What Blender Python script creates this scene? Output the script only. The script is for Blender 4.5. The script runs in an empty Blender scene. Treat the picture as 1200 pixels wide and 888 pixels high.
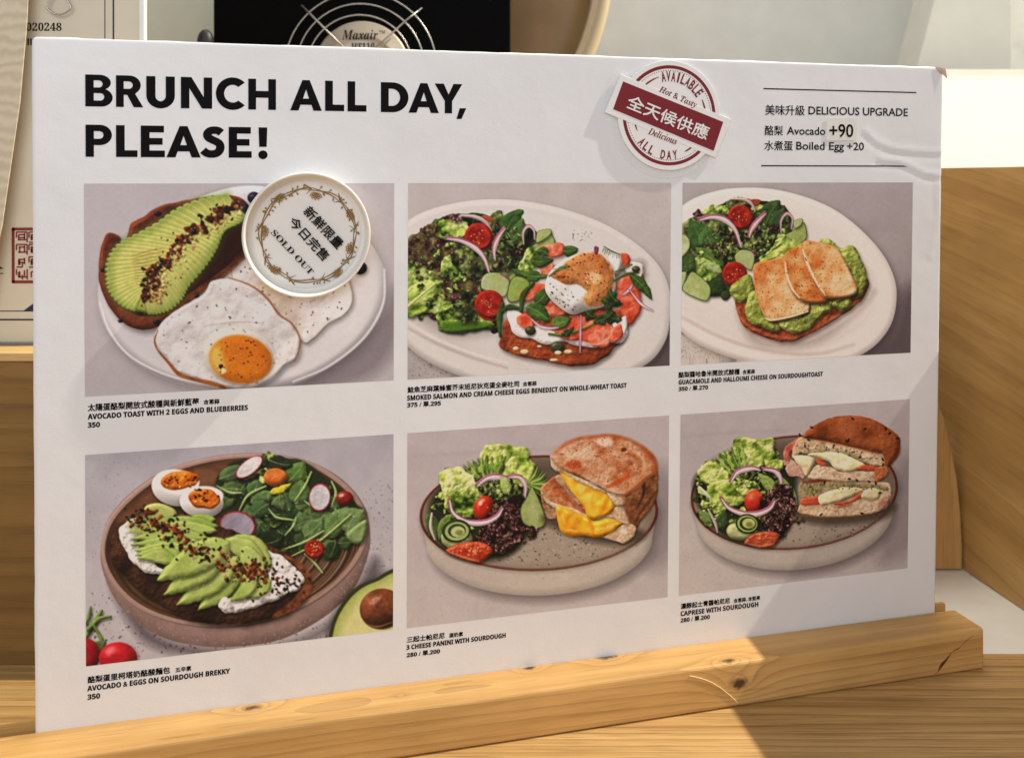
import bpy, bmesh, math, random
import numpy as np
from mathutils import Vector, Matrix
S = bpy.context.scene; COL = S.collection
random.seed(4)
U = .176                                   # metres per layout unit (one printed picture is one unit wide)
HC = 1.95                                  # camera height over the counter in units
def W(x, d, z): return Vector((x*U, d*U, (z+HC)*U))     # right, away, up from the camera's own height
# ------------------------------------------------------------------ camera
cam = bpy.data.cameras.new('camera'); co = bpy.data.objects.new('camera', cam); COL.objects.link(co)
co.location = W(0, 0, 0); co.rotation_euler = (math.radians(90), 0, 0)
cam.sensor_width = 36; cam.lens = 33.0; cam.shift_y = -(444-208.3)/1200; cam.clip_start = .01; cam.clip_end = 50
cam.dof.use_dof = True; cam.dof.focus_distance = 3.35*U; cam.dof.aperture_fstop = 13
S.camera = co
# ------------------------------------------------------------------ light of the shop: dim room, big soft window, one hard low beam from the right
wd = bpy.data.worlds.new('World'); S.world = wd; wd.use_nodes = True
wd.node_tree.nodes['Background'].inputs[0].default_value = (.95, .95, 1, 1); wd.node_tree.nodes['Background'].inputs[1].default_value = .36
def lamp(name, kind, loc, at, power, col, **kw):
    l = bpy.data.lights.new(name, kind); l.energy = power; l.color = col
    for k, v in kw.items(): setattr(l, k, v)
    o = bpy.data.objects.new(name, l); COL.objects.link(o); o.location = loc
    o.rotation_euler = (Vector(at)-Vector(loc)).to_track_quat('-Z', 'Y').to_euler(); return o
LD = Vector((.63, .075, .78)).normalized()
lamp('sunbeam', 'SPOT', W(.6, 3.4, -1.9)+LD*4.0, W(.6, 3.4, -1.9), 880, (1, .93, .8), spot_size=math.radians(38), spot_blend=.15, shadow_soft_size=.016)
lamp('window_light', 'AREA', (-.25, -.85, .95), (.1, .6, .2), 11.4, (.87, .93, 1), shape='RECTANGLE', size=1.3, size_y=.9)
lamp('ceiling_light', 'AREA', (.15, 1.15, 1.6), (.15, .95, .2), 13.5, (1, .95, .86), shape='RECTANGLE', size=1.2, size_y=.5)
S.view_settings.view_transform = 'Standard'; S.view_settings.look = 'None'; S.view_settings.exposure = 0; S.view_settings.gamma = 1
# ------------------------------------------------------------------ materials
def lin(c): return tuple(((v/255)/12.92 if v/255 <= .04045 else ((v/255+.055)/1.055)**2.4) for v in c)
class Nodes:
    def __init__(s, name):
        s.m = bpy.data.materials.new(name); s.m.use_nodes = True; s.t = s.m.node_tree; s.p = s.t.nodes['Principled BSDF']
    def n(s, kind, **kw):
        o = s.t.nodes.new('ShaderNode'+kind)
        for k, v in kw.items():
            if isinstance(k, str) and hasattr(o, k): setattr(o, k, v)
        return o
    def l(s, a, b): s.t.links.new(a, b)
    def math(s, op, a, b=None, c=None):
        o = s.n('Math', operation=op)
        for i, v in enumerate((a, b, c)):
            if v is None: continue
            if isinstance(v, (int, float)): o.inputs[i].default_value = v
            else: s.l(v, o.inputs[i])
        return o.outputs[0]
    def noise(s, vec, sc, det=3, rough=.55):
        o = s.n('TexNoise'); o.inputs['Scale'].default_value = sc; o.inputs['Detail'].default_value = det; o.inputs['Roughness'].default_value = rough
        if vec is not None: s.l(vec, o.inputs['Vector'])
        return o.outputs['Fac']
    def ramp(s, fac, stops):
        o = s.n('ValToRGB'); e = o.color_ramp.elements
        while len(e) < len(stops): e.new(.5)
        for q, (p, c) in zip(e, stops): q.position = p; q.color = (*c, 1)
        s.l(fac, o.inputs[0]); return o.outputs[0]
    def mix(s, fac, a, b, mode='MIX'):
        o = s.n('Mix', data_type='RGBA', blend_type=mode)
        for i, v in ((0, fac), (6, a), (7, b)):
            if isinstance(v, (int, float)): o.inputs[i].default_value = v
            elif isinstance(v, tuple): o.inputs[i].default_value = (*v, 1)
            else: s.l(v, o.inputs[i])
        return o.outputs[2]
    def coords(s, scale=(1, 1, 1)):
        t = s.n('TexCoord'); m = s.n('Mapping'); m.inputs['Scale'].default_value = scale; s.l(t.outputs['Object'], m.inputs['Vector']); return m.outputs[0]
    def bump(s, h, dist=.0004, strength=.5):
        b = s.n('Bump'); b.inputs['Distance'].default_value = dist; b.inputs['Strength'].default_value = strength; s.l(h, b.inputs['Height']); s.l(b.outputs[0], s.p.inputs['Normal'])
def plain(name, c, rough=.5, metal=0, mott=.06, sc=40, bump=0, spec=.5, coat=0):
    k = Nodes(name); v = k.coords(); f = k.noise(v, sc, 4)
    lo = tuple(max(0, x*(1-mott)) for x in c); hi = tuple(min(1, x*(1+mott)) for x in c)
    k.l(k.ramp(f, [(.3, lo), (.7, hi)]), k.p.inputs['Base Color']); k.p.inputs['Roughness'].default_value = rough; k.p.inputs['Metallic'].default_value = metal; k.p.inputs['Specular IOR Level'].default_value = spec
    k.p.inputs['Coat Weight'].default_value = coat
    if bump: k.bump(k.noise(v, sc*6, 3), bump)
    return k.m
def wood(name, dark, mid, light, axis=0, across=34, along=2.2, rings=150, rough=.55, knots=(), rdir='Z', ringamt=.5, fine=1.0, marks=(), tilt=0):
    """sawn timber: stretched fibre noise plus growth rings that bend round the knots"""
    k = Nodes(name); t = k.n('TexCoord'); P = t.outputs['Object']
    if tilt:
        r = k.n('Mapping'); r.inputs['Rotation'].default_value = tilt; k.l(P, r.inputs['Vector']); P = r.outputs[0]
    sc = [across]*3; sc[axis] = along
    mp = k.n('Mapping'); mp.inputs['Scale'].default_value = sc; k.l(P, mp.inputs['Vector']); V = mp.outputs[0]
    f1 = k.noise(V, 1.0, 5, .6); f2 = k.noise(V, 4.6, 4, .65)
    sep = k.n('SeparateXYZ'); k.l(P, sep.inputs[0]); ax = {'X': 0, 'Y': 1, 'Z': 2}[rdir]
    wob = k.noise(V, .35, 2, .5); h = k.math('MULTIPLY_ADD', sep.outputs[ax], rings, k.math('MULTIPLY', wob, 5.5))
    kn = None
    for (p, r) in knots:
        d = k.n('VectorMath', operation='DISTANCE'); s2 = k.n('VectorMath', operation='MULTIPLY'); w = [1/r]*3; w[axis] = .55/r
        k.l(P, s2.inputs[0]); s2.inputs[1].default_value = w; k.l(s2.outputs[0], d.inputs[0]); d.inputs[1].default_value = tuple(a*b for a, b in zip(p, w)); D = d.outputs['Value']
        h = k.math('ADD', h, k.math('MULTIPLY', k.math('POWER', 2.718, k.math('MULTIPLY', D, -.6)), 4.5))
        m = k.n('MapRange', interpolation_type='SMOOTHSTEP'); k.l(k.math('ADD', D, k.math('MULTIPLY', k.noise(P, 260, 3), 1.5)), m.inputs[0]); m.inputs[1].default_value = 1.0; m.inputs[2].default_value = 2.2; m.inputs[3].default_value = 1; m.inputs[4].default_value = 0
        kn = m.outputs[0] if kn is None else k.math('MAXIMUM', kn, m.outputs[0])
    ring = k.math('FRACT', h); ring = k.math('POWER', ring, 3.0)
    base = k.ramp(f1, [(.25, dark), (.5, mid), (.78, light)])
    c = k.mix(k.math('MULTIPLY', ring, k.math('MULTIPLY', k.math('ADD', wob, .35), ringamt)), base, tuple(v*.52 for v in dark))
    m = k.n('MapRange'); k.l(f2, m.inputs[0]); m.inputs[1].default_value = .52; m.inputs[2].default_value = .78; m.inputs[3].default_value = 0; m.inputs[4].default_value = .55*fine
    c = k.mix(m.outputs[0], c, tuple(v*.55 for v in dark))
    ps = [across*22]*3; ps[axis] = along*9; pm = k.n('Mapping'); pm.inputs['Scale'].default_value = ps; k.l(P, pm.inputs['Vector']); f3 = k.noise(pm.outputs[0], 1.0, 2, .5)
    m = k.n('MapRange', interpolation_type='SMOOTHSTEP'); k.l(f3, m.inputs[0]); m.inputs[1].default_value = .56; m.inputs[2].default_value = .74; m.inputs[3].default_value = 0; m.inputs[4].default_value = .5*fine
    c = k.mix(m.outputs[0], c, tuple(v*.5 for v in dark))
    f4 = k.noise(P, 9, 3, .6); m4 = k.n('MapRange'); k.l(f4, m4.inputs[0]); m4.inputs[1].default_value = .3; m4.inputs[2].default_value = .7; m4.inputs[3].default_value = .86; m4.inputs[4].default_value = 1.1
    vs = k.n('VectorMath', operation='SCALE'); k.l(c, vs.inputs[0]); k.l(m4.outputs[0], vs.inputs['Scale']); c = vs.outputs[0]
    if kn is not None: c = k.mix(k.math('MULTIPLY', kn, .92), c, (.035, .016, .008))
    k.l(c, k.p.inputs['Base Color']); k.p.inputs['Roughness'].default_value = rough; k.p.inputs['Specular IOR Level'].default_value = .35
    k.bump(k.math('ADD', f2, k.math('MULTIPLY', ring, -.3)), .00025, .6)
    return k.m
# ------------------------------------------------------------------ mesh helpers
def obj(name, bm, m, parent=None, smooth=False):
    me = bpy.data.meshes.new(name)
    if isinstance(bm, bmesh.types.BMesh):
        bmesh.ops.recalc_face_normals(bm, faces=bm.faces[:]) if not getattr(bm, 'flat', False) else None
        bm.to_mesh(me); bm.free()
    else: me = bm
    if m is not None: me.materials.clear(); me.materials.append(m)
    if smooth:
        for p in me.polygons: p.use_smooth = True
    o = bpy.data.objects.new(name, me); COL.objects.link(o)
    if parent is not None: o.parent = parent
    return o
def tag(o, label=None, cat=None, group=None, kind=None):
    if label: o['label'] = label
    if cat: o['category'] = cat
    if group: o['group'] = group
    if kind: o['kind'] = kind
    return o
def thing(name, label, cat, loc=(0, 0, 0), rot=None, group=None):
    o = bpy.data.objects.new(name, None); COL.objects.link(o); o.location = loc; o.empty_display_size = .02
    if rot is not None: o.rotation_euler = rot
    return tag(o, label, cat, group)
def prism(pts, vec, bm=None, bevel=0):
    """closed outline (list of Vectors) pushed along vec"""
    bm = bm or bmesh.new(); a = [bm.verts.new(p) for p in pts]; b = [bm.verts.new(Vector(p)+Vector(vec)) for p in pts]; n = len(a)
    bm.faces.new(a); bm.faces.new(b[::-1])
    for i in range(n): bm.faces.new((a[i], b[i], b[(i+1) % n], a[(i+1) % n]))
    bmesh.ops.recalc_face_normals(bm, faces=bm.faces[:])
    if bevel: bmesh.ops.bevel(bm, geom=bm.edges[:], offset=bevel, segments=3, profile=.6, affect='EDGES', clamp_overlap=True)
    return bm
def box(x0, x1, y0, y1, z0, z1, bevel=.0008, bm=None):
    return prism([Vector((x0, y0, z0)), Vector((x1, y0, z0)), Vector((x1, y1, z0)), Vector((x0, y1, z0))], (0, 0, z1-z0), bm, bevel)
def boxU(x0, x1, d0, d1, z0, z1, bevel=.0008): a = W(x0, d0, z0); b = W(x1, d1, z1); return box(a.x, b.x, a.y, b.y, a.z, b.z, bevel)
def lathe(prof, n=96, bm=None):
    bm = bm or bmesh.new(); rows = []
    for i in range(n):
        t = 2*math.pi*i/n; rows.append([bm.verts.new((r*math.cos(t), r*math.sin(t), z)) for r, z in prof])
    for i in range(n):
        a, b = rows[i], rows[(i+1) % n]
        for j in range(len(prof)-1):
            if prof[j][0] < 1e-9 and prof[j+1][0] < 1e-9: continue
            bm.faces.new((a[j], b[j], b[j+1], a[j+1]))
    bmesh.ops.remove_doubles(bm, verts=bm.verts[:], dist=1e-7); return bm
def tube(pts, r, bm=None, n=10, closed=False):
    bm = bm or bmesh.new(); pts = [Vector(p) for p in pts]; rings = []; N = len(pts); up = None
    for i, p in enumerate(pts):
        t = (pts[(i+1) % N]-pts[i-1]) if closed else (pts[min(i+1, N-1)]-pts[max(i-1, 0)])
        t.normalize()
        if up is None: up = t.orthogonal().normalized()
        up = (up-t*up.dot(t)).normalized(); s = t.cross(up)
        rings.append([bm.verts.new(p+(up*math.cos(2*math.pi*k/n)+s*math.sin(2*math.pi*k/n))*r) for k in range(n)])
    for i in range(N if closed else N-1):
        a, b = rings[i], rings[(i+1) % N]
        for k in range(n): bm.faces.new((a[k], a[(k+1) % n], b[(k+1) % n], b[k]))
    if not closed: bm.faces.new(rings[0][::-1]); bm.faces.new(rings[-1])
    return bm
def ribbon(pts, w, z, bm=None, closed=False):
    """flat printed stroke in the xy plane, z a hair above the sheet"""
    bm = bm or bmesh.new(); p = np.array(pts, float); n = len(p); w = np.interp(np.linspace(0, 1, n), np.linspace(0, 1, len(np.atleast_1d(w))), np.atleast_1d(w))
    if closed: t = np.roll(p, -1, 0)-np.roll(p, 1, 0)
    else: t = np.gradient(p, axis=0)
    t /= np.linalg.norm(t, axis=1)[:, None]+1e-12; nn = np.c_[-t[:, 1], t[:, 0]]
    a = [bm.verts.new((*q, z)) for q in p+nn*w[:, None]/2]; b = [bm.verts.new((*q, z)) for q in p-nn*w[:, None]/2]
    for i in range(n if closed else n-1): bm.faces.new((a[i], b[i], b[(i+1) % n], a[(i+1) % n]))
    return bm
def flat_poly(pts, z, bm=None):
    bm = bm or bmesh.new(); v = [bm.verts.new((p[0], p[1], z)) for p in pts]; f = bm.faces.new(v); bmesh.ops.triangulate(bm, faces=[f]); return bm
def faceup(bm):
    for f in bm.faces:
        f.normal_update()
        if f.normal.z < 0: f.normal_flip()
    return bm
# ------------------------------------------------------------------ setting: counter, wall and the furniture round the board
OAK = wood('oak_laminate', lin((158, 118, 68)), lin((194, 154, 96)), lin((218, 180, 120)), 0, 60, 2.0, 110, .5, rdir='Y', ringamt=.6, fine=1.5)
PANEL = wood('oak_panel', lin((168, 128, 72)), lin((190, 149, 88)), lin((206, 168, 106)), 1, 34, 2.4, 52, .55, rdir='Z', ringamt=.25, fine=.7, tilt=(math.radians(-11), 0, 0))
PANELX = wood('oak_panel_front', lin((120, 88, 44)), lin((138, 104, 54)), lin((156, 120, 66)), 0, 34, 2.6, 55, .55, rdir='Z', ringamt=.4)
PALEOAK = wood('pale_oak_edge', lin((205, 166, 106)), lin((220, 182, 120)), lin((232, 198, 138)), 0, 60, 3, 200, .5, ringamt=.25)
WHITE = plain('white_laminate', (.84, .81, .7), .45, 0, .03, 60, .00008)
WALL = plain('painted_wall', (.68, .68, .63), .8, 0, .05, 18, .0002)
PLASTER = plain('white_plaster', (.7, .68, .6), .85, 0, .08, 30, .0005)
tag(obj('counter', boxU(-5, 5, .2, 3.853, -2.1, -1.95, .002), OAK), kind='structure')
tag(obj('white_counter', boxU(-5, 5, 3.857, 11, -2.1, -1.953, .001), WHITE), kind='structure')
tag(obj('back_wall', boxU(-9, 9, 10.4, 10.7, -2.1, 6, .001), WALL), 'plain grey wall far behind the menu board', 'wall')
c = thing('wooden_cabinet', 'low oak cabinet behind left edge of menu board, pale top edge', 'cabinet', W(-1.5, 3.757, -1.95))
def at(o, bm, m, name, **kw):
    bmesh.ops.translate(bm, verts=bm.verts[:], vec=-o.location); return obj(name, bm, m, o, **kw)
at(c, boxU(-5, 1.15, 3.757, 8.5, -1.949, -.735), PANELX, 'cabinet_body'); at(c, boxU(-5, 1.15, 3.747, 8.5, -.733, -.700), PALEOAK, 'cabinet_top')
# the tall cabinet on the right: its long side runs away from the viewer and its top edge cuts the beam of light
a, b = Vector((2.309-.139*(2.35-4.233), 2.35)), Vector((2.309-.139*(7.4-4.233), 7.4)); off = Vector((.27, .037))
q = [W(a.x, a.y, -1.949), W(b.x, b.y, -1.949), W(b.x+off.x, b.y+off.y, -1.949), W(a.x+off.x, a.y+off.y, -1.949)]
c = thing('wooden_cabinet', 'tall oak cabinet side panel standing right of the menu board', 'cabinet', q[0], (0, 0, math.atan2(b.y-a.y, b.x-a.x)-math.pi/2))
R0 = Matrix.Rotation(-c.rotation_euler.z, 4, 'Z')
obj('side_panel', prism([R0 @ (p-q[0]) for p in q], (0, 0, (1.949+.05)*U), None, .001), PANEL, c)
# white sill behind it, slope and curved top invented to catch the beam and fade softly, white pillar and panel at the back
o = obj('white_sill', prism([W(1.2, 5.6, -.06), W(1.2, 7.55, .6), W(1.2, 7.75, .67), W(1.2, 7.9, .73), W(1.2, 8.0, .78), W(1.2, 8.08, .83), W(1.2, 8.13, .88), W(1.2, 8.16, .94), W(1.2, 8.3, .94), W(1.2, 8.3, -1.951), W(1.2, 5.6, -1.951)], (3.6*U, 0, 0), None, .001), plain('sill_paint', (.47, .45, .38), .8, 0, .04, 30)); tag(o, 'sunlit white sloping sill behind upper right corner of menu board', 'sill')
tag(obj('white_pillar', prism([W(2.93, 8.6, -1.951), W(4.58, 8.6, -1.951), W(4.58, 8.6, 3.5), W(4.36, 8.6, 3.5)], (0, .5*U, 0), None, .002), plain('pillar_paint', (.53, .525, .47), .7, 0, .04, 22)), 'pale leaning panel against grey wall at upper right', 'panel')
tag(obj('plaster_wall', prism([W(4.60, 8.7, -1.951), W(7, 8.5, -1.951), W(7, 8.5, 4), W(4.52, 8.7, 4)], (0, .3*U, 0), None, .002), PLASTER), 'rough white plaster wall at the far right edge', 'wall')
# rounded wooden board leaning between menu board and tall cabinet
pr = [(1.2, -1.949)]+[(1.2, -1.5)]+[(1.2+.925*math.sin(t), -1.949+.9*1.0-.0) for t in ()]
edge = [(1127.5, 667), (1128, 640), (1126, 600), (1121.5, 560), (1114, 520), (1106, 489), (1097, 462), (1085, 440), (1068, 420), (1046, 406), (1020, 400)]
d0 = 4.66; pr = [((x-600)/1100*d0, -(y-208.3)/1100*d0) for x, y in edge]; mx = pr[-1][0]; pr = pr+[(2*mx-x, z) for x, z in pr[::-1][1:]]
o = obj('wooden_board', prism([W(x, d0, max(z, -1.949)) for x, z in pr], (0, .11*U, 0), None, .0015), wood('beech_board', lin((182, 136, 76)), lin((196, 150, 90)), lin((208, 164, 104)), 2, 60, 4, 120, .5, rdir='X', ringamt=.3)); tag(o, 'round topped wooden board standing behind right edge of menu board', 'wooden board')
# ---------------------------------------------------------------- print press: numpy painter for the six printed pictures
def _interp(g, H, W):
    gy = np.linspace(0, g.shape[0]-3.001, H); gx = np.linspace(0, g.shape[1]-3.001, W)
    iy = gy.astype(int); ix = gx.astype(int); fy = gy-iy; fx = gx-ix
    def wt(f): return [((1-f)**3)/6, (3*f**3-6*f**2+4)/6, (-3*f**3+3*f**2+3*f+1)/6, f**3/6]
    g = np.pad(g, 2, mode='edge')
    a = sum(w[:, None]*g[iy+k] for k, w in enumerate(wt(fy)))
    return sum(w[None, :]*a[:, ix+k] for k, w in enumerate(wt(fx)))
def smooth(pts, n=8, closed=True):
    p = np.array(pts, float)
    if closed: q = np.vstack([p[-1], p, p[0], p[1]])
    else: q = np.vstack([2*p[0]-p[1], p, 2*p[-1]-p[-2]])
    out = []
    for i in range(1, len(q)-2):
        t = np.linspace(0, 1, n, endpoint=False)[:, None]
        a, b, c, d = q[i-1], q[i], q[i+1], q[i+2]
        out.append(0.5*((2*b)+(c-a)*t+(2*a-5*b+4*c-d)*t**2+(3*b-a-3*c+d)*t**3))
    if not closed: out.append(p[-1:])
    return np.vstack(out)
def ell(cx, cy, rx, ry, rot=0, n=40, a0=0, a1=360):
    t = np.radians(np.linspace(a0, a1, n, endpoint=(a1-a0 < 360))); r = math.radians(rot)
    x = rx*np.cos(t); y = ry*np.sin(t)
    return np.c_[cx+x*math.cos(r)-y*math.sin(r), cy+x*math.sin(r)+y*math.cos(r)]
def blur(a, r):
    r = int(round(r))
    if r < 1: return a
    for ax in (0, 1):
        for _ in range(2):
            p = np.pad(a, [(r+1, r) if i == ax else (0, 0) for i in (0, 1)], mode='edge')
            c = np.cumsum(p, axis=ax); n = a.shape[ax]
            a = (np.take(c, range(2*r+1, 2*r+1+n), axis=ax)-np.take(c, range(0, n), axis=ax))/(2*r+1)
    return a
def sstep(a, b, x):
    t = np.clip((x-a)/(b-a), 0, 1); return t*t*(3-2*t)
class Press:
    def __init__(s, w, h, seed, k=0.62):
        s.k = k; s.W = int(w*k); s.H = int(h*k); s.img = np.zeros((s.H, s.W, 3)); s.rng = np.random.RandomState(seed); s.nc = {}
        s.L = np.array([-.45, -.6, .66]); s.clip = None
    def noise(s, sc, v=0):
        sc = round(2**(round(math.log2(sc)*2)/2), 2); key = (sc, v)
        if key not in s.nc:
            g = s.rng.rand(max(4, int(s.H/s.k/sc)+4), max(4, int(s.W/s.k/sc)+4))
            n = _interp(g, s.H, s.W); s.nc[key] = np.clip((n-.5)*2.2, -1, 1).astype(np.float32)
        return s.nc[key]
    def fbm(s, sc, v=0):
        return .55*s.noise(sc, v)+.28*s.noise(sc/2, v+50)+.17*s.noise(sc/4, v+90)
    def ridge(s, sc, v=0):
        a = s.noise(sc, v); b = s.noise(sc/2.1, v+7)
        return 1-2*np.abs(.7*a+.4*b)
    def box(s, p, pad):
        x0 = max(0, int((p[:, 0].min()-pad)*s.k)); x1 = min(s.W, int((p[:, 0].max()+pad)*s.k)+2)
        y0 = max(0, int((p[:, 1].min()-pad)*s.k)); y1 = min(s.H, int((p[:, 1].max()+pad)*s.k)+2)
        return x0, x1, y0, y1
    def grid(s, b):
        X, Y = np.meshgrid((np.arange(b[0], b[1])+.5)/s.k, (np.arange(b[2], b[3])+.5)/s.k); return X, Y
    def sdf(s, p, b):
        X, Y = s.grid(b); d = np.full(X.shape, 1e9); ins = np.zeros(X.shape, bool)
        for i in range(len(p)):
            ax, ay = p[i-1]; bx, by = p[i]; ex, ey = bx-ax, by-ay; L = ex*ex+ey*ey
            if L < 1e-9: continue
            t = np.clip(((X-ax)*ex+(Y-ay)*ey)/L, 0, 1)
            d = np.minimum(d, (X-ax-t*ex)**2+(Y-ay-t*ey)**2)
            if abs(ey) > 1e-9:
                c = ((ay <= Y) & (by > Y)) | ((by <= Y) & (ay > Y)); ins ^= c & (X < ax+(Y-ay)*ex/ey)
        d = np.sqrt(d); return np.where(ins, -d, d)
    def sdl(s, p, w, b):
        X, Y = s.grid(b); d = np.full(X.shape, 1e9)
        for i in range(1, len(p)):
            ax, ay = p[i-1]; ex, ey = p[i]-p[i-1]; L = ex*ex+ey*ey+1e-9
            t = np.clip(((X-ax)*ex+(Y-ay)*ey)/L, 0, 1)
            d = np.minimum(d, np.hypot(X-ax-t*ex, Y-ay-t*ey)-(w[i-1]*(1-t)+w[i]*t))
        return d
    def put(s, d, b, col, col2=None, tex=40, texv=0, ta=1.0, tb=0.0, dome=0, bump=(), kk=.9, spec=0, rough=None, shadow=None,
            rim=None, feather=1.6, alpha=1.0, ramp=None, field=None, light=None):
        if b[1]-b[0] < 2 or b[3]-b[2] < 2: return
        sl = (slice(b[2], b[3]), slice(b[0], b[1]))
        if rough:
            for sc, am in ([rough] if not isinstance(rough[0], tuple) else rough): d = d+s.noise(sc, 3)[sl]*am
        m = np.clip(.5-d/feather, 0, 1)*alpha
        if s.clip is not None: m = m*s.clip[sl]
        if shadow is not None:
            dx, dy, bl, sa = shadow; dx *= 1.35; dy *= 1.35; bl *= .8; sa *= .85; sm = np.clip(.5-d/feather, 0, 1)
            
            iy = np.clip(np.arange(sm.shape[0])-int(dy*s.k), 0, sm.shape[0]-1); ix = np.clip(np.arange(sm.shape[1])-int(dx*s.k), 0, sm.shape[1]-1)
            sm = blur(sm[iy][:, ix], bl*s.k)*sa
            if s.clip is not None: sm = sm*s.clip[sl]
            s.img[sl] *= (1-sm*(1-m))[..., None]
        c = np.zeros(d.shape+(3,))+np.array(col, float)
        if ramp is not None:
            f = np.clip(field[sl] if field is not None else s.fbm(tex, texv)[sl]*.5*ta+.5+tb, 0, 1)
            st = np.array([r[0] for r in ramp]); cs = np.array([r[1] for r in ramp], float)
            c = np.stack([np.interp(f, st, cs[:, i]) for i in range(3)], -1)
        elif col2 is not None:
            f = np.clip(s.fbm(tex, texv)[sl]*ta+.5+tb, 0, 1)[..., None]; c = c*(1-f)+np.array(col2, float)*f
        if rim is not None:
            rc, rw, ra = rim; f = (np.clip(1+d/rw, 0, 1)**1.3*ra)[..., None]; c = c*(1-f)+np.array(rc, float)*f
        if dome or bump:
            h = np.zeros(d.shape)
            if dome:
                t = np.clip(-d/dome, 0, 1); h = h+dome*.56*(1-(1-t)**2)
            for sc, am, *v in bump: h = h+s.fbm(sc, v[0] if v else 11)[sl]*am
            gy, gx = np.gradient(h*s.k); n = np.sqrt(gx**2+gy**2+1); L = s.L if light is None else np.array(light)
            dl = (-gx*L[0]-gy*L[1]+L[2])/n
            sh = 1+kk*(dl-L[2]); c = c*np.clip(sh, .46, 1.6)[..., None]
            if spec:
                hv = L+np.array([0, 0, 1.]); hv /= np.linalg.norm(hv)
                sp = np.clip((-gx*hv[0]-gy*hv[1]+hv[2])/n, 0, 1)**38*spec; c = c+sp[..., None]*230
        s.img[sl] = s.img[sl]*(1-m[..., None])+c*m[..., None]
    def blob(s, pts, col, sm=True, **kw):
        p = smooth(pts, 7) if sm else np.array(pts, float)
        pad = 6+kw.get('feather', 2)*.6+(abs(kw['shadow'][0])+abs(kw['shadow'][1])+kw['shadow'][2]*2.5 if kw.get('shadow') else 0)+(kw['rough'][1] if kw.get('rough') and not isinstance(kw['rough'][0], tuple) else 8)
        b = s.box(p, pad)
        if b[1]-b[0] < 2 or b[3]-b[2] < 2: return
        s.put(s.sdf(p, b), b, col, **kw)
    def line(s, pts, w, col, sm=True, **kw):
        p = smooth(pts, 7, False) if sm and len(pts) > 2 else np.array(pts, float)
        w = np.interp(np.linspace(0, 1, len(p)), np.linspace(0, 1, len(np.atleast_1d(w))), np.atleast_1d(w))
        pad = w.max()+6+kw.get('feather', 2)*.6+(abs(kw['shadow'][0])+abs(kw['shadow'][1])+kw['shadow'][2]*2.5 if kw.get('shadow') else 0); b = s.box(p, pad)
        if b[1]-b[0] < 2 or b[3]-b[2] < 2: return
        s.put(s.sdl(p, w, b), b, col, **kw)
    def leaf(s, a, t, w, col, bend=0, vein=None, lobes=0, **kw):
        a = np.array(a, float); t = np.array(t, float); d = t-a; L = np.hypot(*d); u = d/L; n = np.array([-u[1], u[0]])
        f = np.linspace(0, 1, 15); sp = a+np.outer(f, d)+np.outer(np.sin(f*math.pi)*bend, n)
        pr = np.sin(f**.75*math.pi)**.8*w
        if lobes: pr = pr*(1-.38*(np.sin(f*math.pi*2*lobes) > 0.1))
        p = np.vstack([sp+n*pr[:, None], (sp-n*pr[:, None])[::-1]])
        kw.setdefault('dome', w*.5); kw.setdefault('kk', .65); kw.setdefault('shadow', (2, 4, 4, .5)); kw.setdefault('bump', ((22, 7), (9, 2.5))); kw.setdefault('rough', ((16, 4), (7, 2)))
        s.blob(p, col, sm=bool(lobes), **kw)
        if vein is not None: s.line(sp[:13:3], [1.6, .6], vein, alpha=.7, feather=2)
    def specks(s, n, region, cols, size=(2, 5), asp=1.8, alpha=.9, dome=False, path=None, spread=20):
        if path is None: rp = np.array(region, float); lo = rp.min(0); hi = rp.max(0)
        k = 0; tries = 0
        while k < n and tries < n*30:
            tries += 1
            if path is not None:
                pp = np.array(path, float); t = s.rng.rand()*(len(pp)-1); i = int(t); q = pp[i]*(1-t+i)+pp[i+1]*(t-i)
                q = q+s.rng.randn(2)*spread*.5
            else:
                q = lo+s.rng.rand(2)*(hi-lo); j = np.roll(rp, 1, 0)
                c = ((rp[:, 1] <= q[1]) != (j[:, 1] <= q[1])) & (q[0] < rp[:, 0]+(q[1]-rp[:, 1])*(j[:, 0]-rp[:, 0])/(j[:, 1]-rp[:, 1]+1e-9))
                if c.sum() % 2 == 0: continue
            r = size[0]+s.rng.rand()**1.7*(size[1]-size[0]); c = cols[s.rng.randint(len(cols))]
            p = ell(q[0], q[1], r*(1+s.rng.rand()*(asp-1)), r, s.rng.rand()*180, 9)+s.rng.randn(9, 2)*r*.14
            s.blob(p, c, sm=False, alpha=alpha, feather=2, **(dict(dome=r, shadow=(1.5, 2, 1.5, .4)) if dome else {})); k += 1
    def mottle(s, amt=2.2, sc=7):
        s.img += (s.noise(sc, 77)*amt)[..., None]+s.rng.randn(s.H, s.W, 1)*amt*.5
    def fill(s, stops, sc=90, amp=8, gx=0.0):
        y = np.linspace(0, 1, s.H)[:, None]+np.linspace(-gx, gx, s.W)[None, :]
        st = [q[0] for q in stops]; cs = np.array([q[1] for q in stops], float)
        s.img = np.stack([np.interp(y, st, cs[:, i]) for i in range(3)], -1)+(s.fbm(sc, 21)*amp)[..., None]

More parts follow.
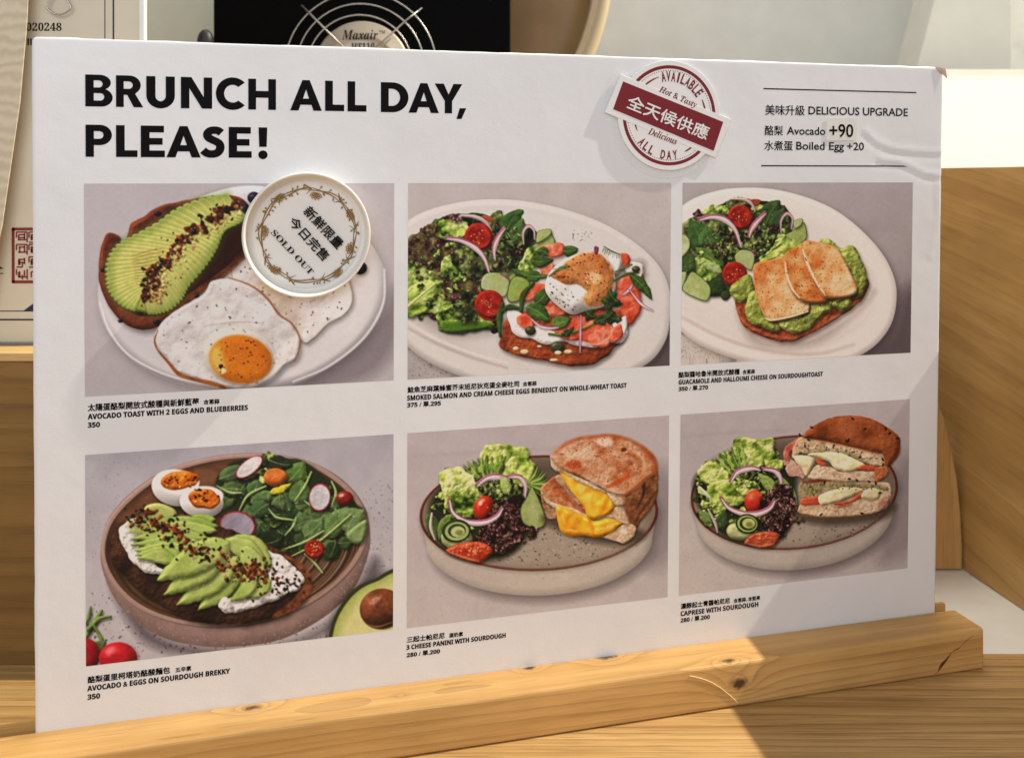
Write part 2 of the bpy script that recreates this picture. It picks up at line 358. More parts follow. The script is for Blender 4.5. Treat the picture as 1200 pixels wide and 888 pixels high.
    # -------- salad pieces
    def frill(s, pts, kind='green', v=0, sc=46, amt=1.0, **kw):
        R = {'green': [(0, (18, 34, 12)), (.3, (52, 84, 26)), (.55, (100, 136, 48)), (.8, (150, 178, 84)), (1, (196, 208, 130))],
             'light': [(0, (58, 86, 24)), (.3, (112, 146, 50)), (.6, (158, 184, 80)), (.85, (194, 208, 116)), (1, (222, 226, 160))],
             'dark': [(0, (12, 16, 10)), (.35, (28, 42, 18)), (.6, (58, 76, 34)), (.85, (100, 116, 60)), (1, (140, 148, 90))],
             'red': [(0, (16, 10, 10)), (.35, (44, 26, 22)), (.6, (78, 48, 36)), (.8, (96, 84, 48)), (1, (140, 132, 84))],
             'purple': [(0, (12, 8, 10)), (.4, (38, 16, 22)), (.7, (74, 34, 40)), (.88, (110, 66, 66)), (1, (170, 130, 124))]}[kind]
        f = np.clip(.46+.62*amt*(s.ridge(sc*.8, v)-.25+.4*s.noise(sc*2.2, v+31)+.3*s.noise(sc*.3, v+5)), 0, 1)
        kw.setdefault('rough', ((sc*.7, 11), (sc*.25, 6))); kw.setdefault('shadow', (4, 8, 9, .6))
        s.blob(pts, (90, 120, 40), ramp=R, field=f, bump=((sc*.8, 14, v), (sc*.3, 5, v)), kk=.8, dome=10, feather=2, **kw)
    def tangle(s, region, n, kinds, size=(14, 34)):
        rp = np.array(region, float); lo = rp.min(0); hi = rp.max(0); k = 0
        while k < n:
            q = lo+s.rng.rand(2)*(hi-lo); j = np.roll(rp, 1, 0)
            if (((rp[:, 1] <= q[1]) != (j[:, 1] <= q[1])) & (q[0] < rp[:, 0]+(q[1]-rp[:, 1])*(j[:, 0]-rp[:, 0])/(j[:, 1]-rp[:, 1]+1e-9))).sum() % 2 == 0: continue
            k += 1; r = size[0]+s.rng.rand()*(size[1]-size[0]); kd = kinds[s.rng.randint(len(kinds))]; a = s.rng.rand()*6.28
            if kd == 'stem': s.line([q-r*np.array([math.cos(a), math.sin(a)]), q+s.rng.randn(2)*r*.3, q+r*np.array([math.cos(a), math.sin(a)])], [1, 3, 1.5], (150, 170, 104), dome=3, shadow=(2, 3, 3, .5), alpha=.85); continue
            m = 9; t = np.arange(m)/m*6.28; rr = r*(.6+.5*s.rng.rand(m)); p = q+np.c_[np.cos(t)*rr, np.sin(t)*rr*.6]@np.array([[math.cos(a), math.sin(a)], [-math.sin(a), math.cos(a)]])
            s.frill(p, kd, s.rng.randint(60, 66), r*.8, rough=((r*.5, r*.2), (r*.22, r*.12)), shadow=(2, 4, 4, .6))
    def tomato(s, cx, cy, rx, ry, rot=0, cut=True, col=(160, 30, 22)):
        s.blob(ell(cx, cy, rx, ry, rot), col, dome=min(rx, ry)*.7, kk=.8, spec=.5, shadow=(4, 6, 7, .5), feather=2)
        if cut:
            s.blob(ell(cx, cy-1, rx*.84, ry*.84, rot), (178, 46, 30), col2=(128, 20, 14), tex=22, ta=1.5, bump=((12, 3),), kk=.7, feather=4)
            for i in range(3): 
                a = math.radians(rot+20+i*120); s.blob(ell(cx+math.cos(a)*rx*.4, cy+math.sin(a)*ry*.4, rx*.26, ry*.22, math.degrees(a)), (140, 22, 12), feather=6, alpha=.8)
            s.specks(16, ell(cx, cy, rx*.62, ry*.62, rot), [(226, 170, 90), (235, 200, 130), (214, 130, 70)], (1.6, 3.6), dome=True)
        else:
            s.blob(ell(cx-rx*.3, cy-ry*.35, rx*.22, ry*.16, -30), (250, 214, 200), feather=7, alpha=.75)
    def onion(s, pts, w=8, col=(200, 172, 178)):
        s.line(pts, [w*.45, w*.85, w*.4], (140, 78, 102), shadow=(3, 5, 5, .5), dome=w, feather=2)
        p = np.array(pts, float)+np.array([w*.3, w*.45]); s.line(p, [w*.2, w*.72, w*.2], col, feather=3, dome=w*.6, kk=.5)
        s.line(np.array(pts, float)+np.array([w*.1, w*.1]), [.5, w*.18, .5], (228, 212, 214), feather=3, alpha=.6)
    def cuke(s, pts, face=(176, 188, 128), skin=(44, 64, 28), w=6, **kw):
        s.blob(pts, face, col2=(150, 168, 96), tex=30, rim=(skin, w, 1), dome=8, bump=((20, 3),), kk=.5, shadow=(4, 6, 6, .5), **kw)

    def finish(s, amt=2.2, sc=6):
        for i in range(3): s.img[..., i] = .45*s.img[..., i]+.55*blur(s.img[..., i], 1)
        s.img[..., 0] += .2*np.clip(s.img[..., 1]-s.img[..., 0], 0, 60); g = s.img.mean(2, keepdims=True); s.img = g+(s.img-g)*.9
        d = g[..., 0]-blur(g[..., 0], 3); s.img += .3*d[..., None]; sat = np.clip((s.img.max(2)-s.img.min(2))/70, 0, 1)
        s.img *= (1+(.01+.09*sat*np.clip(1.15-g[..., 0]/210, .1, 1))*(s.noise(9, 41)*.6+s.noise(5, 42)))[..., None]
        t = np.clip(s.img/255, 0, 1); s.img = 255*(t+.3*(t*t*(3-2*t)-t))
        s.mottle(amt, sc)
RED = [(70, 25, 15), (110, 40, 20), (140, 55, 25), (50, 20, 12)]
SEED = [(225, 190, 120), (200, 150, 80), (240, 215, 160), (170, 110, 50)]
BLK = [(22, 18, 18), (40, 30, 25), (15, 12, 12)]
def pic_a():
    c = Press(1200, 884, 1)
    c.fill([(0, (176, 168, 170)), (.5, (178, 170, 172)), (1, (172, 164, 167))], 120, 6, .1)
    c.blob([(1180, 420), (1190, 600), (1100, 740), (900, 800), (760, 800), (1000, 640), (1120, 520)], (118, 108, 112), feather=60, alpha=.75)
    # plate: rim, inner well
    plate = [(78, 440), (95, 540), (160, 640), (270, 728), (420, 782), (600, 800), (780, 780), (930, 715), (1050, 620), (1122, 510), (1143, 400), (1120, 310), (1060, 230), (900, 130), (700, 45), (520, 60), (330, 150), (170, 270), (95, 370)]
    c.blob(plate, (205, 199, 200), shadow=(6, 14, 26, .28), dome=34, kk=.55, feather=2.5, light=(-.2, -.55, .8))
    c.blob([(120, 430), (150, 540), (230, 640), (360, 712), (560, 760), (760, 745), (900, 690), (1020, 600), (1085, 490), (1098, 400), (1040, 280), (880, 170), (660, 90), (330, 200), (150, 330)], (196, 189, 191), feather=26, col2=(212, 206, 206), tex=200)
    c.line([(84, 470), (120, 575), (200, 672), (340, 742), (520, 785)], [2, 4, 4, 3, 2], (232, 228, 228), feather=5, alpha=.8)
    c.line([(1138, 350), (1132, 480), (1060, 605), (930, 708), (800, 765)], [3, 5, 4, 3], (224, 219, 220), feather=6, alpha=.8)
    # second egg, behind the lid
    c.blob([(570, 370), (600, 310), (760, 240), (960, 330), (1010, 390), (1025, 450), (1000, 510), (930, 560), (870, 610), (840, 618), (780, 560), (640, 480)], (212, 204, 201), col2=(230, 226, 224), tex=60, rim=((150, 85, 35), 6, .7), rough=(40, 8), dome=10, bump=((50, 8), (16, 1.2)), kk=.55, shadow=(5, 8, 8, .35), feather=2)
    c.blob([(640, 400), (700, 370), (780, 440), (830, 520), (830, 580), (770, 540), (700, 470)], (176, 142, 106), feather=50, alpha=.4)
    c.blob([(690, 400), (760, 380), (800, 420), (760, 440)], (205, 165, 90), feather=30, alpha=.6)
    c.specks(90, [(580, 330), (760, 330), (1010, 400), (990, 500), (850, 590), (700, 470)], [(70, 50, 40), (40, 30, 28), (120, 90, 70)], (1, 3.2))
    # toast
    toast = [(115, 215), (160, 228), (168, 262), (185, 232), (200, 180), (250, 155), (285, 125), (345, 105), (430, 90), (560, 72), (640, 120), (640, 260), (600, 320), (500, 400), (420, 470), (345, 535), (280, 568), (215, 568), (160, 535), (115, 480), (85, 400), (80, 330), (92, 260)]
    c.blob(toast, (130, 66, 36), col2=(98, 42, 24), tex=60, rough=(26, 4), dome=26, bump=((30, 7), (9, 2)), kk=.7, shadow=(6, 10, 12, .5))
    top = [(118, 222), (158, 236), (166, 275), (200, 222), (212, 188), (258, 165), (292, 133), (350, 113), (440, 96), (600, 90), (640, 150), (628, 250), (560, 330), (470, 400), (400, 452), (345, 500), (280, 522), (215, 515), (160, 470), (118, 400), (95, 335), (100, 262)]
    c.blob(top, (104, 48, 26), col2=(70, 30, 18), tex=36, ta=1.6, rough=(24, 4), dome=10, bump=((22, 7), (7, 2)), kk=.8)
    c.blob([(500, 300), (560, 190), (640, 190), (640, 260), (560, 340), (440, 430), (400, 450), (440, 390)], (44, 22, 14), feather=30, alpha=.75)
    c.line([(345, 510), (430, 445), (520, 385), (620, 300)], [8, 14, 14, 10], (140, 84, 44), feather=8, alpha=.75, col2=(90, 45, 22), tex=26, ta=1.5)
    for q in ((300, 145, 15, 9), (96, 352, 8, 10), (297, 545, 14, 10), (162, 540, 10, 7), (445, 450, 10, 7)):
        c.blob(ell(*q), (26, 18, 24), dome=6, spec=.3, feather=2.5)
    # blueberries
    for q in ((655, 85, 24, 22), (622, 122, 14, 16), (1048, 345, 26, 24)):
        c.blob(ell(*q), (34, 30, 44), dome=20, spec=.25, shadow=(4, 6, 6, .4), feather=2)
    # fanned avocado: overlapping slices, green skin edge to yellow heart
    sp = smooth([(590, 130), (520, 190), (440, 235), (360, 290), (300, 345), (260, 400), (240, 455)], 9, False)
    outer = smooth([(560, 72), (470, 92), (380, 128), (310, 178), (230, 222), (160, 262), (125, 320), (120, 380), (128, 430), (165, 478), (215, 502)], 9, False)
    inner = smooth([(625, 150), (600, 180), (545, 205), (520, 260), (490, 310), (450, 360), (405, 410), (385, 450), (345, 490), (300, 508), (262, 512)], 9, False)
    c.blob(np.vstack([outer, inner[::-1]]), (150, 162, 70), sm=False, shadow=(7, 9, 9, .65), dome=12)
    N = 34
    for i in range(N):
        t = i/(N-1); t2 = (i+1.9)/(N-1)
        def at(P, u): u = min(max(u, 0), 1)*(len(P)-1); j = min(int(u), len(P)-2); return P[j]+(P[j+1]-P[j])*(u-j)
        o1, o2, m1, m2, n1, n2 = at(outer, t), at(outer, t2), at(sp, t), at(sp, t2), at(inner, t), at(inner, t2)
        ob = (o1+o2)/2+(o1-m1)*.045; nb = (n1+n2)/2+(n1-m1)*.05
        c.blob(np.vstack([[o1], [ob], [o2], [m2], [n2], [nb], [n1], [m1]]), (184, 180, 98), col2=(166, 172, 90), tex=18, dome=7, kk=.55, light=(-.1, -.8, .6), shadow=(0, 3, 3, .3), feather=1.8)
    c.line(outer, [5, 7, 7, 5], (96, 132, 46), feather=46, alpha=.75)
    c.line(inner, [4, 6, 6, 4], (86, 122, 40), feather=44, alpha=.72)
    c.blob([(215, 290), (330, 230), (420, 215), (380, 300), (290, 400), (230, 430), (190, 370)], (196, 176, 96), feather=70, alpha=.4)
    for i in range(11):
        y = 285+i*10; c.line([(200+i*2, y+18), (260, y-2+i*3), (322-i*3, y-14+i*4)], [.8, 2, .8], (120, 98, 42), feather=3, alpha=.65)
    path = [(585, 110), (520, 150), (450, 195), (380, 250), (320, 325), (280, 370), (265, 425), (262, 455)]
    c.specks(230, None, SEED, (2.5, 6), path=[(590, 120), (530, 165), (465, 205), (410, 250), (360, 310), (320, 370), (300, 430), (300, 455)], spread=34, dome=True)
    c.specks(150, None, [(120, 45, 20), (90, 30, 16), (150, 70, 30), (60, 22, 14)], (3, 10), path=path, spread=26, dome=True, asp=2.4)
    c.specks(60, None, BLK, (3, 7.5), path=path, spread=32, asp=2.2, dome=True)
    c.specks(24, [(150, 300), (560, 120), (500, 280), (300, 500)], [(90, 50, 25), (60, 30, 20)], (1.5, 3.5))
    # front fried egg
    egg = [(290, 600), (300, 570), (330, 530), (400, 480), (470, 440), (500, 395), (570, 382), (640, 410), (700, 455), (750, 520), (790, 545), (822, 590), (826, 620), (812, 680), (770, 705), (740, 740), (690, 775), (640, 788), (560, 786), (500, 770), (430, 752), (380, 735), (340, 690), (300, 645)]
    c.blob(egg, (220, 214, 212), col2=(190, 181, 178), tex=70, tb=-.2, rough=((40, 5), (14, 3)), rim=((176, 160, 150), 10, .5), dome=14, bump=((60, 12), (22, 3), (9, .6)), kk=.6, shadow=(6, 9, 10, .45), feather=2)
    c.line([(300, 575), (288, 612), (300, 648), (340, 695), (378, 737), (430, 755), (500, 772), (550, 788)], [2, 3, 3, 5, 7, 6, 8, 6], (168, 88, 28), feather=4, alpha=.9, col2=(120, 58, 18), tex=14, ta=1.8)
    c.line([(560, 380), (640, 408), (700, 452), (750, 518), (795, 550), (824, 600), (824, 640), (805, 690)], [2, 3, 4, 3, 3, 3, 2], (150, 84, 40), feather=4, alpha=.8)
    c.blob([(490, 470), (520, 455), (550, 465), (555, 500), (530, 530), (490, 520)], (224, 217, 211), feather=16, rim=((190, 170, 146), 14, .5), alpha=.8)
    for q_ in ([(330, 560), (400, 520), (450, 560)], [(560, 430), (640, 470), (700, 540)], [(360, 640), (420, 690), (480, 700)], [(740, 600), (770, 640), (760, 690)]): c.line(q_, [3, 10, 3], (236, 231, 228), feather=24, alpha=.6)
    c.line([(470, 560), (520, 552), (600, 545), (690, 548)], [1, 2, 1], (170, 130, 90), feather=5, alpha=.6)
    c.blob(ell(598, 668, 138, 110, 8), (205, 196, 184), feather=30, dome=46, kk=.45, bump=((30, 4),))
    c.line(ell(604, 676, 128, 100, 8, 40, 180, 350), [2, 4, 2], (226, 220, 214), feather=8, alpha=.7)
    c.blob(ell(606, 682, 118, 90, 10), (220, 124, 26), col2=(200, 100, 18), tex=80, dome=40, kk=.3, rim=((222, 156, 66), 10, .6), feather=6, shadow=(3, 5, 8, .25))
    c.blob([(500, 640), (530, 640), (545, 690), (550, 722), (520, 730), (495, 690)], (226, 188, 90), feather=24, alpha=.85)
    c.blob([(528, 712), (545, 715), (552, 728), (535, 734)], (246, 232, 170), feather=6, alpha=.9)
    c.specks(46, ell(606, 682, 105, 78, 10), [(60, 20, 10), (90, 30, 10), (30, 14, 12)], (1, 3.6))
    c.specks(18, ell(606, 682, 100, 72, 10), [(245, 180, 90)], (1.2, 2.6), alpha=.6)
    c.blob([(525, 705), (538, 700), (540, 712), (528, 716)], (40, 18, 14), feather=2)
    c.specks(80, egg, [(120, 95, 80), (70, 50, 42), (40, 30, 28), (150, 120, 95)], (1, 3.6), alpha=.75)
    c.specks(60, [(300, 560), (560, 390), (820, 600), (640, 780), (340, 690)], [(246, 246, 238), (226, 232, 210)], (.7, 2.0), alpha=.55); c.specks(60, [(140, 340), (560, 90), (500, 280), (260, 500)], [(250, 244, 234)], (.7, 1.8), alpha=.5)
    c.finish()
    return c

def pic_b():
    c = Press(1184, 888, 2)
    c.fill([(0, (184, 174, 171)), (.4, (180, 171, 168)), (1, (164, 155, 152))], 60, 10, .1)
    c.specks(240, [(0, 660), (330, 880), (0, 888)], [(110, 98, 94), (80, 70, 66)], (1, 2.6), alpha=.6)
    c.specks(60, [(400, 40), (1180, 40), (1180, 400), (800, 180)], [(140, 128, 124)], (1, 2.2), alpha=.6)
    c.blob([(1180, 620), (1190, 860), (1000, 860), (1100, 780)], (92, 82, 82), feather=40)
    plate = [(-120, 500), (-60, 300), (60, 180), (250, 120), (450, 108), (650, 136), (850, 200), (1000, 285), (1110, 385), (1160, 490), (1166, 600), (1140, 730), (1040, 835), (800, 920), (500, 930), (250, 870), (30, 745)]
    c.blob(plate, (206, 198, 193), dome=30, kk=.4, light=(-.1, -.5, .85), shadow=(8, 12, 18, .35), feather=2.5)
    c.blob([(-60, 520), (0, 330), (150, 225), (330, 170), (520, 168), (700, 205), (880, 268), (1010, 350), (1085, 450), (1100, 560), (1050, 690), (940, 800), (700, 860), (480, 850), (250, 780), (30, 660)], (196, 187, 182), col2=(210, 202, 198), tex=260, feather=26)
    c.line([(30, 665), (150, 730), (300, 790), (460, 838)], [3, 5, 5, 3], (160, 148, 142), feather=14, alpha=.7)
    c.line([(30, 640), (150, 710), (300, 770), (460, 815)], [3, 5, 5, 3], (220, 213, 208), feather=10, alpha=.7)
    c.specks(26, [(740, 240), (830, 240), (830, 290), (740, 290)], [(90, 84, 84)], (1, 2.6), alpha=.7); c.line([(748, 258), (744, 280)], [2, 1], (80, 76, 76))
    c.blob([(30, 560), (200, 690), (420, 680), (460, 600)], (120, 112, 106), feather=60, alpha=.55)
    # leafy salad
    c.frill([(0, 400), (20, 300), (90, 240), (170, 190), (300, 165), (430, 190), (560, 220), (600, 330), (520, 440), (420, 520), (430, 620), (380, 668), (190, 676), (150, 600), (40, 600), (0, 560)], 'dark', 1, 50)
    c.tangle([(20, 300), (170, 200), (420, 190), (560, 240), (560, 400), (430, 480), (400, 640), (180, 660), (20, 580)], 130, ['dark', 'dark', 'red', 'purple', 'green', 'dark'])
    c.frill([(0, 440), (60, 380), (140, 400), (240, 440), (300, 520), (250, 600), (160, 600), (40, 580), (0, 560)], 'green', 2, 40)
    c.frill([(10, 330), (60, 270), (120, 225), (170, 215), (230, 290), (260, 360), (200, 420), (100, 400), (30, 380)], 'red', 3, 40)
    c.frill([(0, 530), (60, 480), (150, 470), (130, 560), (60, 610), (0, 590)], 'light', 4, 44, amt=.8)
    c.line([(30, 570), (90, 520), (150, 470), (220, 400)], [7, 5, 3, 1], (190, 200, 130), feather=4, dome=5)
    c.line([(100, 520), (160, 540), (230, 560)], [3, 2, 1], (176, 188, 112), feather=3)
    c.frill([(140, 420), (240, 380), (320, 420), (350, 500), (290, 560), (200, 540)], 'red', 5, 36)
    c.frill([(190, 360), (260, 350), (300, 420), (240, 460), (170, 420)], 'green', 6, 36)
    c.frill([(160, 600), (240, 560), (340, 580), (400, 640), (380, 664), (190, 680)], 'green', 7, 44)
    c.blob([(180, 640), (280, 636), (380, 640), (400, 656), (300, 676), (190, 682)], (70, 116, 30), dome=10, shadow=(3, 5, 5, .4), bump=((20, 4),))
    c.frill([(230, 540), (310, 500), (340, 560), (320, 640), (240, 620)], 'dark', 8, 30)
    c.frill([(140, 240), (180, 200), (250, 190), (290, 215), (270, 270), (170, 275)], 'light', 9, 34)
    c.frill([(90, 250), (110, 220), (160, 215), (150, 260)], 'red', 10, 24); c.frill([(190, 190), (230, 170), (280, 180), (250, 205)], 'purple', 3, 20)
    c.frill([(240, 330), (310, 320), (370, 400), (360, 470), (290, 450), (230, 390)], 'dark', 11, 34)
    c.frill([(380, 190), (430, 160), (450, 230), (420, 300), (380, 270)], 'dark', 12, 28)
    c.leaf((450, 270), (520, 150), 44, (62, 104, 42), bend=-12, vein=(120, 150, 80), col2=(40, 76, 30), tex=30)
    c.leaf((480, 290), (530, 190), 38, (78, 116, 56), bend=10, col2=(48, 84, 38), tex=30)
    c.blob([(500, 160), (528, 152), (530, 172), (505, 178)], (56, 96, 42), dome=10, feather=2)
    c.frill([(420, 310), (480, 280), (530, 310), (520, 380), (450, 410), (400, 390)], 'dark', 13, 26, amt=1.1)
    c.blob([(440, 350), (500, 320), (520, 350), (470, 390)], (24, 22, 22), feather=14, alpha=.6)
    c.tangle([(40, 260), (200, 250), (330, 330), (360, 480), (300, 620), (180, 640), (40, 500)], 70, ['red', 'dark', 'dark', 'green', 'purple'], (10, 24))
    c.tangle([(420, 200), (520, 250), (540, 330), (420, 420), (380, 300)], 26, ['dark', 'purple', 'dark', 'green', 'stem'], (10, 22))
    c.line([(262, 178), (320, 184), (365, 205), (392, 244)], [5, 9, 9, 4], (190, 162, 160), dome=8, shadow=(3, 5, 5, .5)); c.blob([(350, 180), (395, 185), (400, 205), (370, 200)], (168, 70, 50), feather=3, dome=6)
    c.tomato(336, 270, 62, 60, 20)
    c.onion([(195, 272), (260, 284), (320, 316), (358, 360), (378, 418)], 15)
    c.onion([(448, 228), (420, 270), (402, 320), (404, 366)], 13, (196, 164, 160))
    c.onion([(530, 300), (528, 250), (550, 222), (574, 240), (578, 280)], 8, (190, 164, 158))
    c.cuke([(560, 320), (600, 285), (640, 240), (655, 260), (668, 300), (620, 330), (580, 350)], (150, 160, 104))
    c.cuke([(590, 250), (620, 238), (650, 238), (648, 262), (610, 290), (585, 295)], (168, 178, 116), w=5)
    c.frill([(540, 330), (600, 320), (590, 400), (530, 440), (500, 420)], 'green', 14, 30)
    c.cuke([(350, 450), (380, 425), (440, 430), (470, 460), (450, 530), (400, 510), (350, 495)], (172, 178, 136), w=4)
    c.cuke([(462, 500), (480, 450), (520, 440), (560, 470), (520, 540), (480, 556), (460, 540)], (126, 156, 66), w=7)
    c.line([(430, 432), (455, 445), (470, 462)], [2, 4, 2], (150, 60, 90))
    c.tomato(382, 562, 64, 62, 0); c.blob([(340, 610), (400, 628), (440, 600), (420, 628), (370, 632)], (150, 20, 14), feather=4)
    c.blob([(388, 672), (420, 660), (430, 676), (400, 690)], (22, 22, 26), dome=8, feather=2)
    # open toast
    c.blob([(430, 720), (460, 640), (560, 560), (1000, 380), (1060, 420), (1050, 480), (1000, 640), (940, 740), (880, 800), (780, 838), (620, 815), (470, 775)], (110, 98, 92), feather=40, alpha=.65)
    c.blob([(424, 738), (440, 690), (470, 620), (700, 560), (960, 590), (970, 690), (930, 745), (880, 795), (785, 832), (620, 808), (480, 775)], (172, 82, 42), col2=(122, 52, 26), tex=28, ta=1.6, rough=((20, 5),), dome=16, bump=((18, 7), (7, 3)), kk=.8, shadow=(6, 9, 9, .4))
    for q in ((497, 754, 13, 9), (535, 768, 18, 11), (724, 768, 18, 10), (662, 804, 18, 7), (600, 745, 10, 6)): c.blob(ell(*q), (222, 186, 140), dome=7, shadow=(2, 3, 3, .5), feather=2)
    c.blob([(960, 380), (1040, 385), (1052, 420), (1040, 460), (990, 440)], (214, 204, 196), dome=12, shadow=(4, 6, 6, .4), bump=((20, 4),)); c.blob([(1046, 430), (1056, 470), (1040, 500), (1030, 470)], (120, 66, 38), dome=6)
    c.blob([(458, 596), (480, 585), (520, 600), (620, 660), (760, 690), (930, 640), (968, 620), (980, 680), (965, 720), (900, 735), (840, 748), (760, 740), (700, 722), (640, 735), (560, 712), (490, 690), (470, 650)], (232, 226, 222), rough=((24, 6),), dome=16, bump=((30, 8), (12, 2)), kk=.55, shadow=(4, 8, 6, .5))
    SAL = [(0, (140, 38, 22)), (.4, (196, 64, 38)), (.75, (216, 90, 60)), (1, (234, 150, 124))]
    def salm(pts, v): c.blob(pts, (214, 90, 56), ramp=SAL, field=np.clip(.5+.5*c.ridge(34, v)*.8+.15*c.noise(60, v+3), 0, 1), dome=12, bump=((26, 6, v),), kk=.7, spec=.1, shadow=(4, 7, 6, .5), rough=((18, 4),))
    salm([(500, 620), (540, 600), (580, 640), (560, 670), (515, 655)], 1); salm([(600, 320), (680, 296), (710, 310), (700, 350), (640, 360)], 2); salm([(605, 395), (660, 385), (660, 430), (615, 440)], 3)
    salm([(520, 500), (600, 470), (640, 500), (560, 550), (515, 545)], 4); salm([(600, 570), (660, 545), (740, 580), (700, 612), (620, 610)], 5)
    salm([(660, 640), (760, 610), (830, 640), (860, 690), (760, 720), (680, 700)], 6); salm([(760, 690), (850, 620), (900, 620), (918, 680), (890, 745), (820, 735)], 7)
    salm([(940, 470), (1000, 440), (1040, 520), (1035, 600), (990, 650), (950, 590)], 8); salm([(940, 350), (985, 345), (990, 390), (950, 410)], 9); salm([(900, 690), (950, 650), (960, 700), (920, 730)], 10)
    c.line([(770, 720), (850, 735), (905, 700), (912, 660), (880, 640)], [3, 5, 5, 4, 2], (240, 160, 136), feather=5, alpha=.7)
    c.blob([(955, 630), (975, 615), (980, 660), (965, 690)], (228, 222, 218), dome=8, shadow=(2, 3, 3, .4))
    G = (70, 104, 44)
    for a in (((580, 560), (640, 490), 34), ((700, 330), (770, 320), 26), ((560, 370), (660, 370), 26), ((640, 350), (590, 330), 20), ((650, 420), (730, 400), 24)): c.leaf(a[0], a[1], a[2], (74, 106, 46), bend=8, vein=(140, 164, 90), col2=(44, 74, 30), tex=26)
    c.leaf((640, 440), (480, 410), 24, (80, 120, 50), bend=-14, lobes=2, vein=(140, 168, 90), col2=(50, 84, 34), tex=26)
    for s_ in ([(440, 560), (425, 620), (430, 700)], [(440, 590), (470, 575), (520, 580)], [(520, 590), (530, 520), (575, 470)]): c.line(s_, [8, 14, 6], (66, 98, 42), dome=9, shadow=(3, 5, 5, .5), col2=(40, 66, 28), tex=20)
    c.leaf((540, 570), (650, 640), 34, (74, 120, 50), bend=-8, vein=(160, 180, 120), col2=(42, 78, 30), tex=22)
    c.leaf((650, 650), (740, 620), 30, (96, 132, 58), bend=6, vein=(150, 176, 96), col2=(58, 92, 36), tex=22)
    c.onion([(560, 622), (600, 655), (640, 664), (680, 660)], 9)
    c.line([(640, 690), (700, 694), (780, 672), (850, 640)], [5, 7, 5, 3], (84, 120, 52), dome=6, shadow=(3, 5, 4, .5))
    # poached egg with toasted spice
    egg = [(624, 490), (640, 430), (690, 380), (760, 345), (830, 336), (890, 360), (915, 400), (930, 470), (918, 520), (880, 570), (800, 590), (740, 606), (680, 570), (640, 530)]
    c.blob([(900, 352), (940, 345), (958, 380), (940, 430), (910, 420)], (228, 222, 216), dome=16, shadow=(4, 6, 6, .4))
    c.blob(egg, (232, 226, 220), col2=(214, 206, 198), tex=60, dome=62, kk=.62, bump=((40, 6),), shadow=(6, 12, 10, .6), feather=2)
    top = [(655, 440), (700, 382), (770, 346), (835, 338), (890, 362), (912, 402), (926, 460), (915, 510), (870, 560), (815, 575), (790, 540), (800, 505), (760, 480), (700, 470)]
    m0 = c.clip; c.blob(top, (206, 138, 78), col2=(178, 96, 44), tex=44, ta=1.3, rough=((26, 9), (9, 4)), dome=40, kk=.5, bump=((34, 6), (11, 2)), feather=7, rim=((220, 170, 120), 14, .6))
    c.blob([(810, 430), (850, 420), (870, 450), (840, 470)], (232, 190, 140), feather=18, alpha=.8); c.specks(14, [(800, 420), (870, 420), (870, 470), (800, 470)], [(244, 224, 190)], (2, 5), alpha=.6)
    c.specks(130, top, [(110, 40, 16), (80, 30, 16), (140, 56, 22), (40, 22, 18)], (1.2, 3.6)); c.specks(40, [(630, 470), (760, 490), (800, 560), (740, 600), (650, 530)], [(40, 36, 36), (60, 54, 50)], (1.2, 3.6))
    c.line([(640, 440), (690, 405), (730, 395)], [3, 7, 3], (96, 118, 70), dome=4, shadow=(2, 4, 3, .4)); c.line([(660, 410), (720, 410)], [2, 3], (110, 130, 84))
    # greens round the egg
    for a in (((870, 540), (960, 560), 30), ((880, 600), (960, 630), 30), ((800, 590), (850, 620), 24), ((900, 500), (950, 560), 26), ((830, 640), (920, 600), 24), ((690, 690), (750, 660), 16)): c.leaf(a[0], a[1], a[2], (52, 84, 42), bend=8, vein=(110, 140, 80), lobes=2, col2=(30, 54, 28), tex=24)
    c.leaf((990, 430), (1090, 545), 24, (70, 110, 46), bend=-8, vein=(140, 166, 90), col2=(46, 80, 32), tex=24)
    c.line([(920, 460), (980, 430), (1030, 425)], [4, 6, 3], (72, 100, 46), dome=5, shadow=(2, 4, 4, .4)); c.line([(930, 420), (1000, 390)], [3, 4], (86, 112, 60), dome=4)
    c.onion([(955, 520), (985, 500), (1000, 475)], 8); c.onion([(990, 500), (1040, 560), (1090, 588)], 7, (214, 190, 190)); c.onion([(778, 610), (776, 690), (774, 770)], 7, (186, 120, 146))
    for i in range(9): c.line([(880+i*8, 320+i*3), (872+i*9, 338+i*3+(i % 2)*6)], [2, .8], (60, 84, 44))
    c.line([(880, 312), (920, 335), (960, 350)], [2, 2.4, 1.5], (70, 94, 50)); c.blob([(838, 312), (856, 316), (852, 344), (838, 342)], (120, 60, 84), dome=5)
    for q in ((560, 676, 24, 20, 10), (676, 746, 32, 24, -5), (1018, 410, 18, 14, 0)): c.blob(ell(*q), (84, 84, 52), col2=(58, 58, 36), tex=20, dome=18, kk=.8, spec=.25, shadow=(3, 5, 5, .55))
    c.blob(ell(680, 772, 15, 9), (214, 200, 170), dome=5)
    c.specks(150, [(30, 260), (300, 180), (560, 220), (600, 400), (430, 640), (180, 660), (30, 580)], [(246, 246, 238), (226, 232, 210)], (.7, 2.0), alpha=.55); c.specks(90, [(520, 520), (960, 440), (1020, 600), (880, 740), (560, 680)], [(250, 244, 234)], (.7, 1.8), alpha=.5)
    c.finish()
    return c
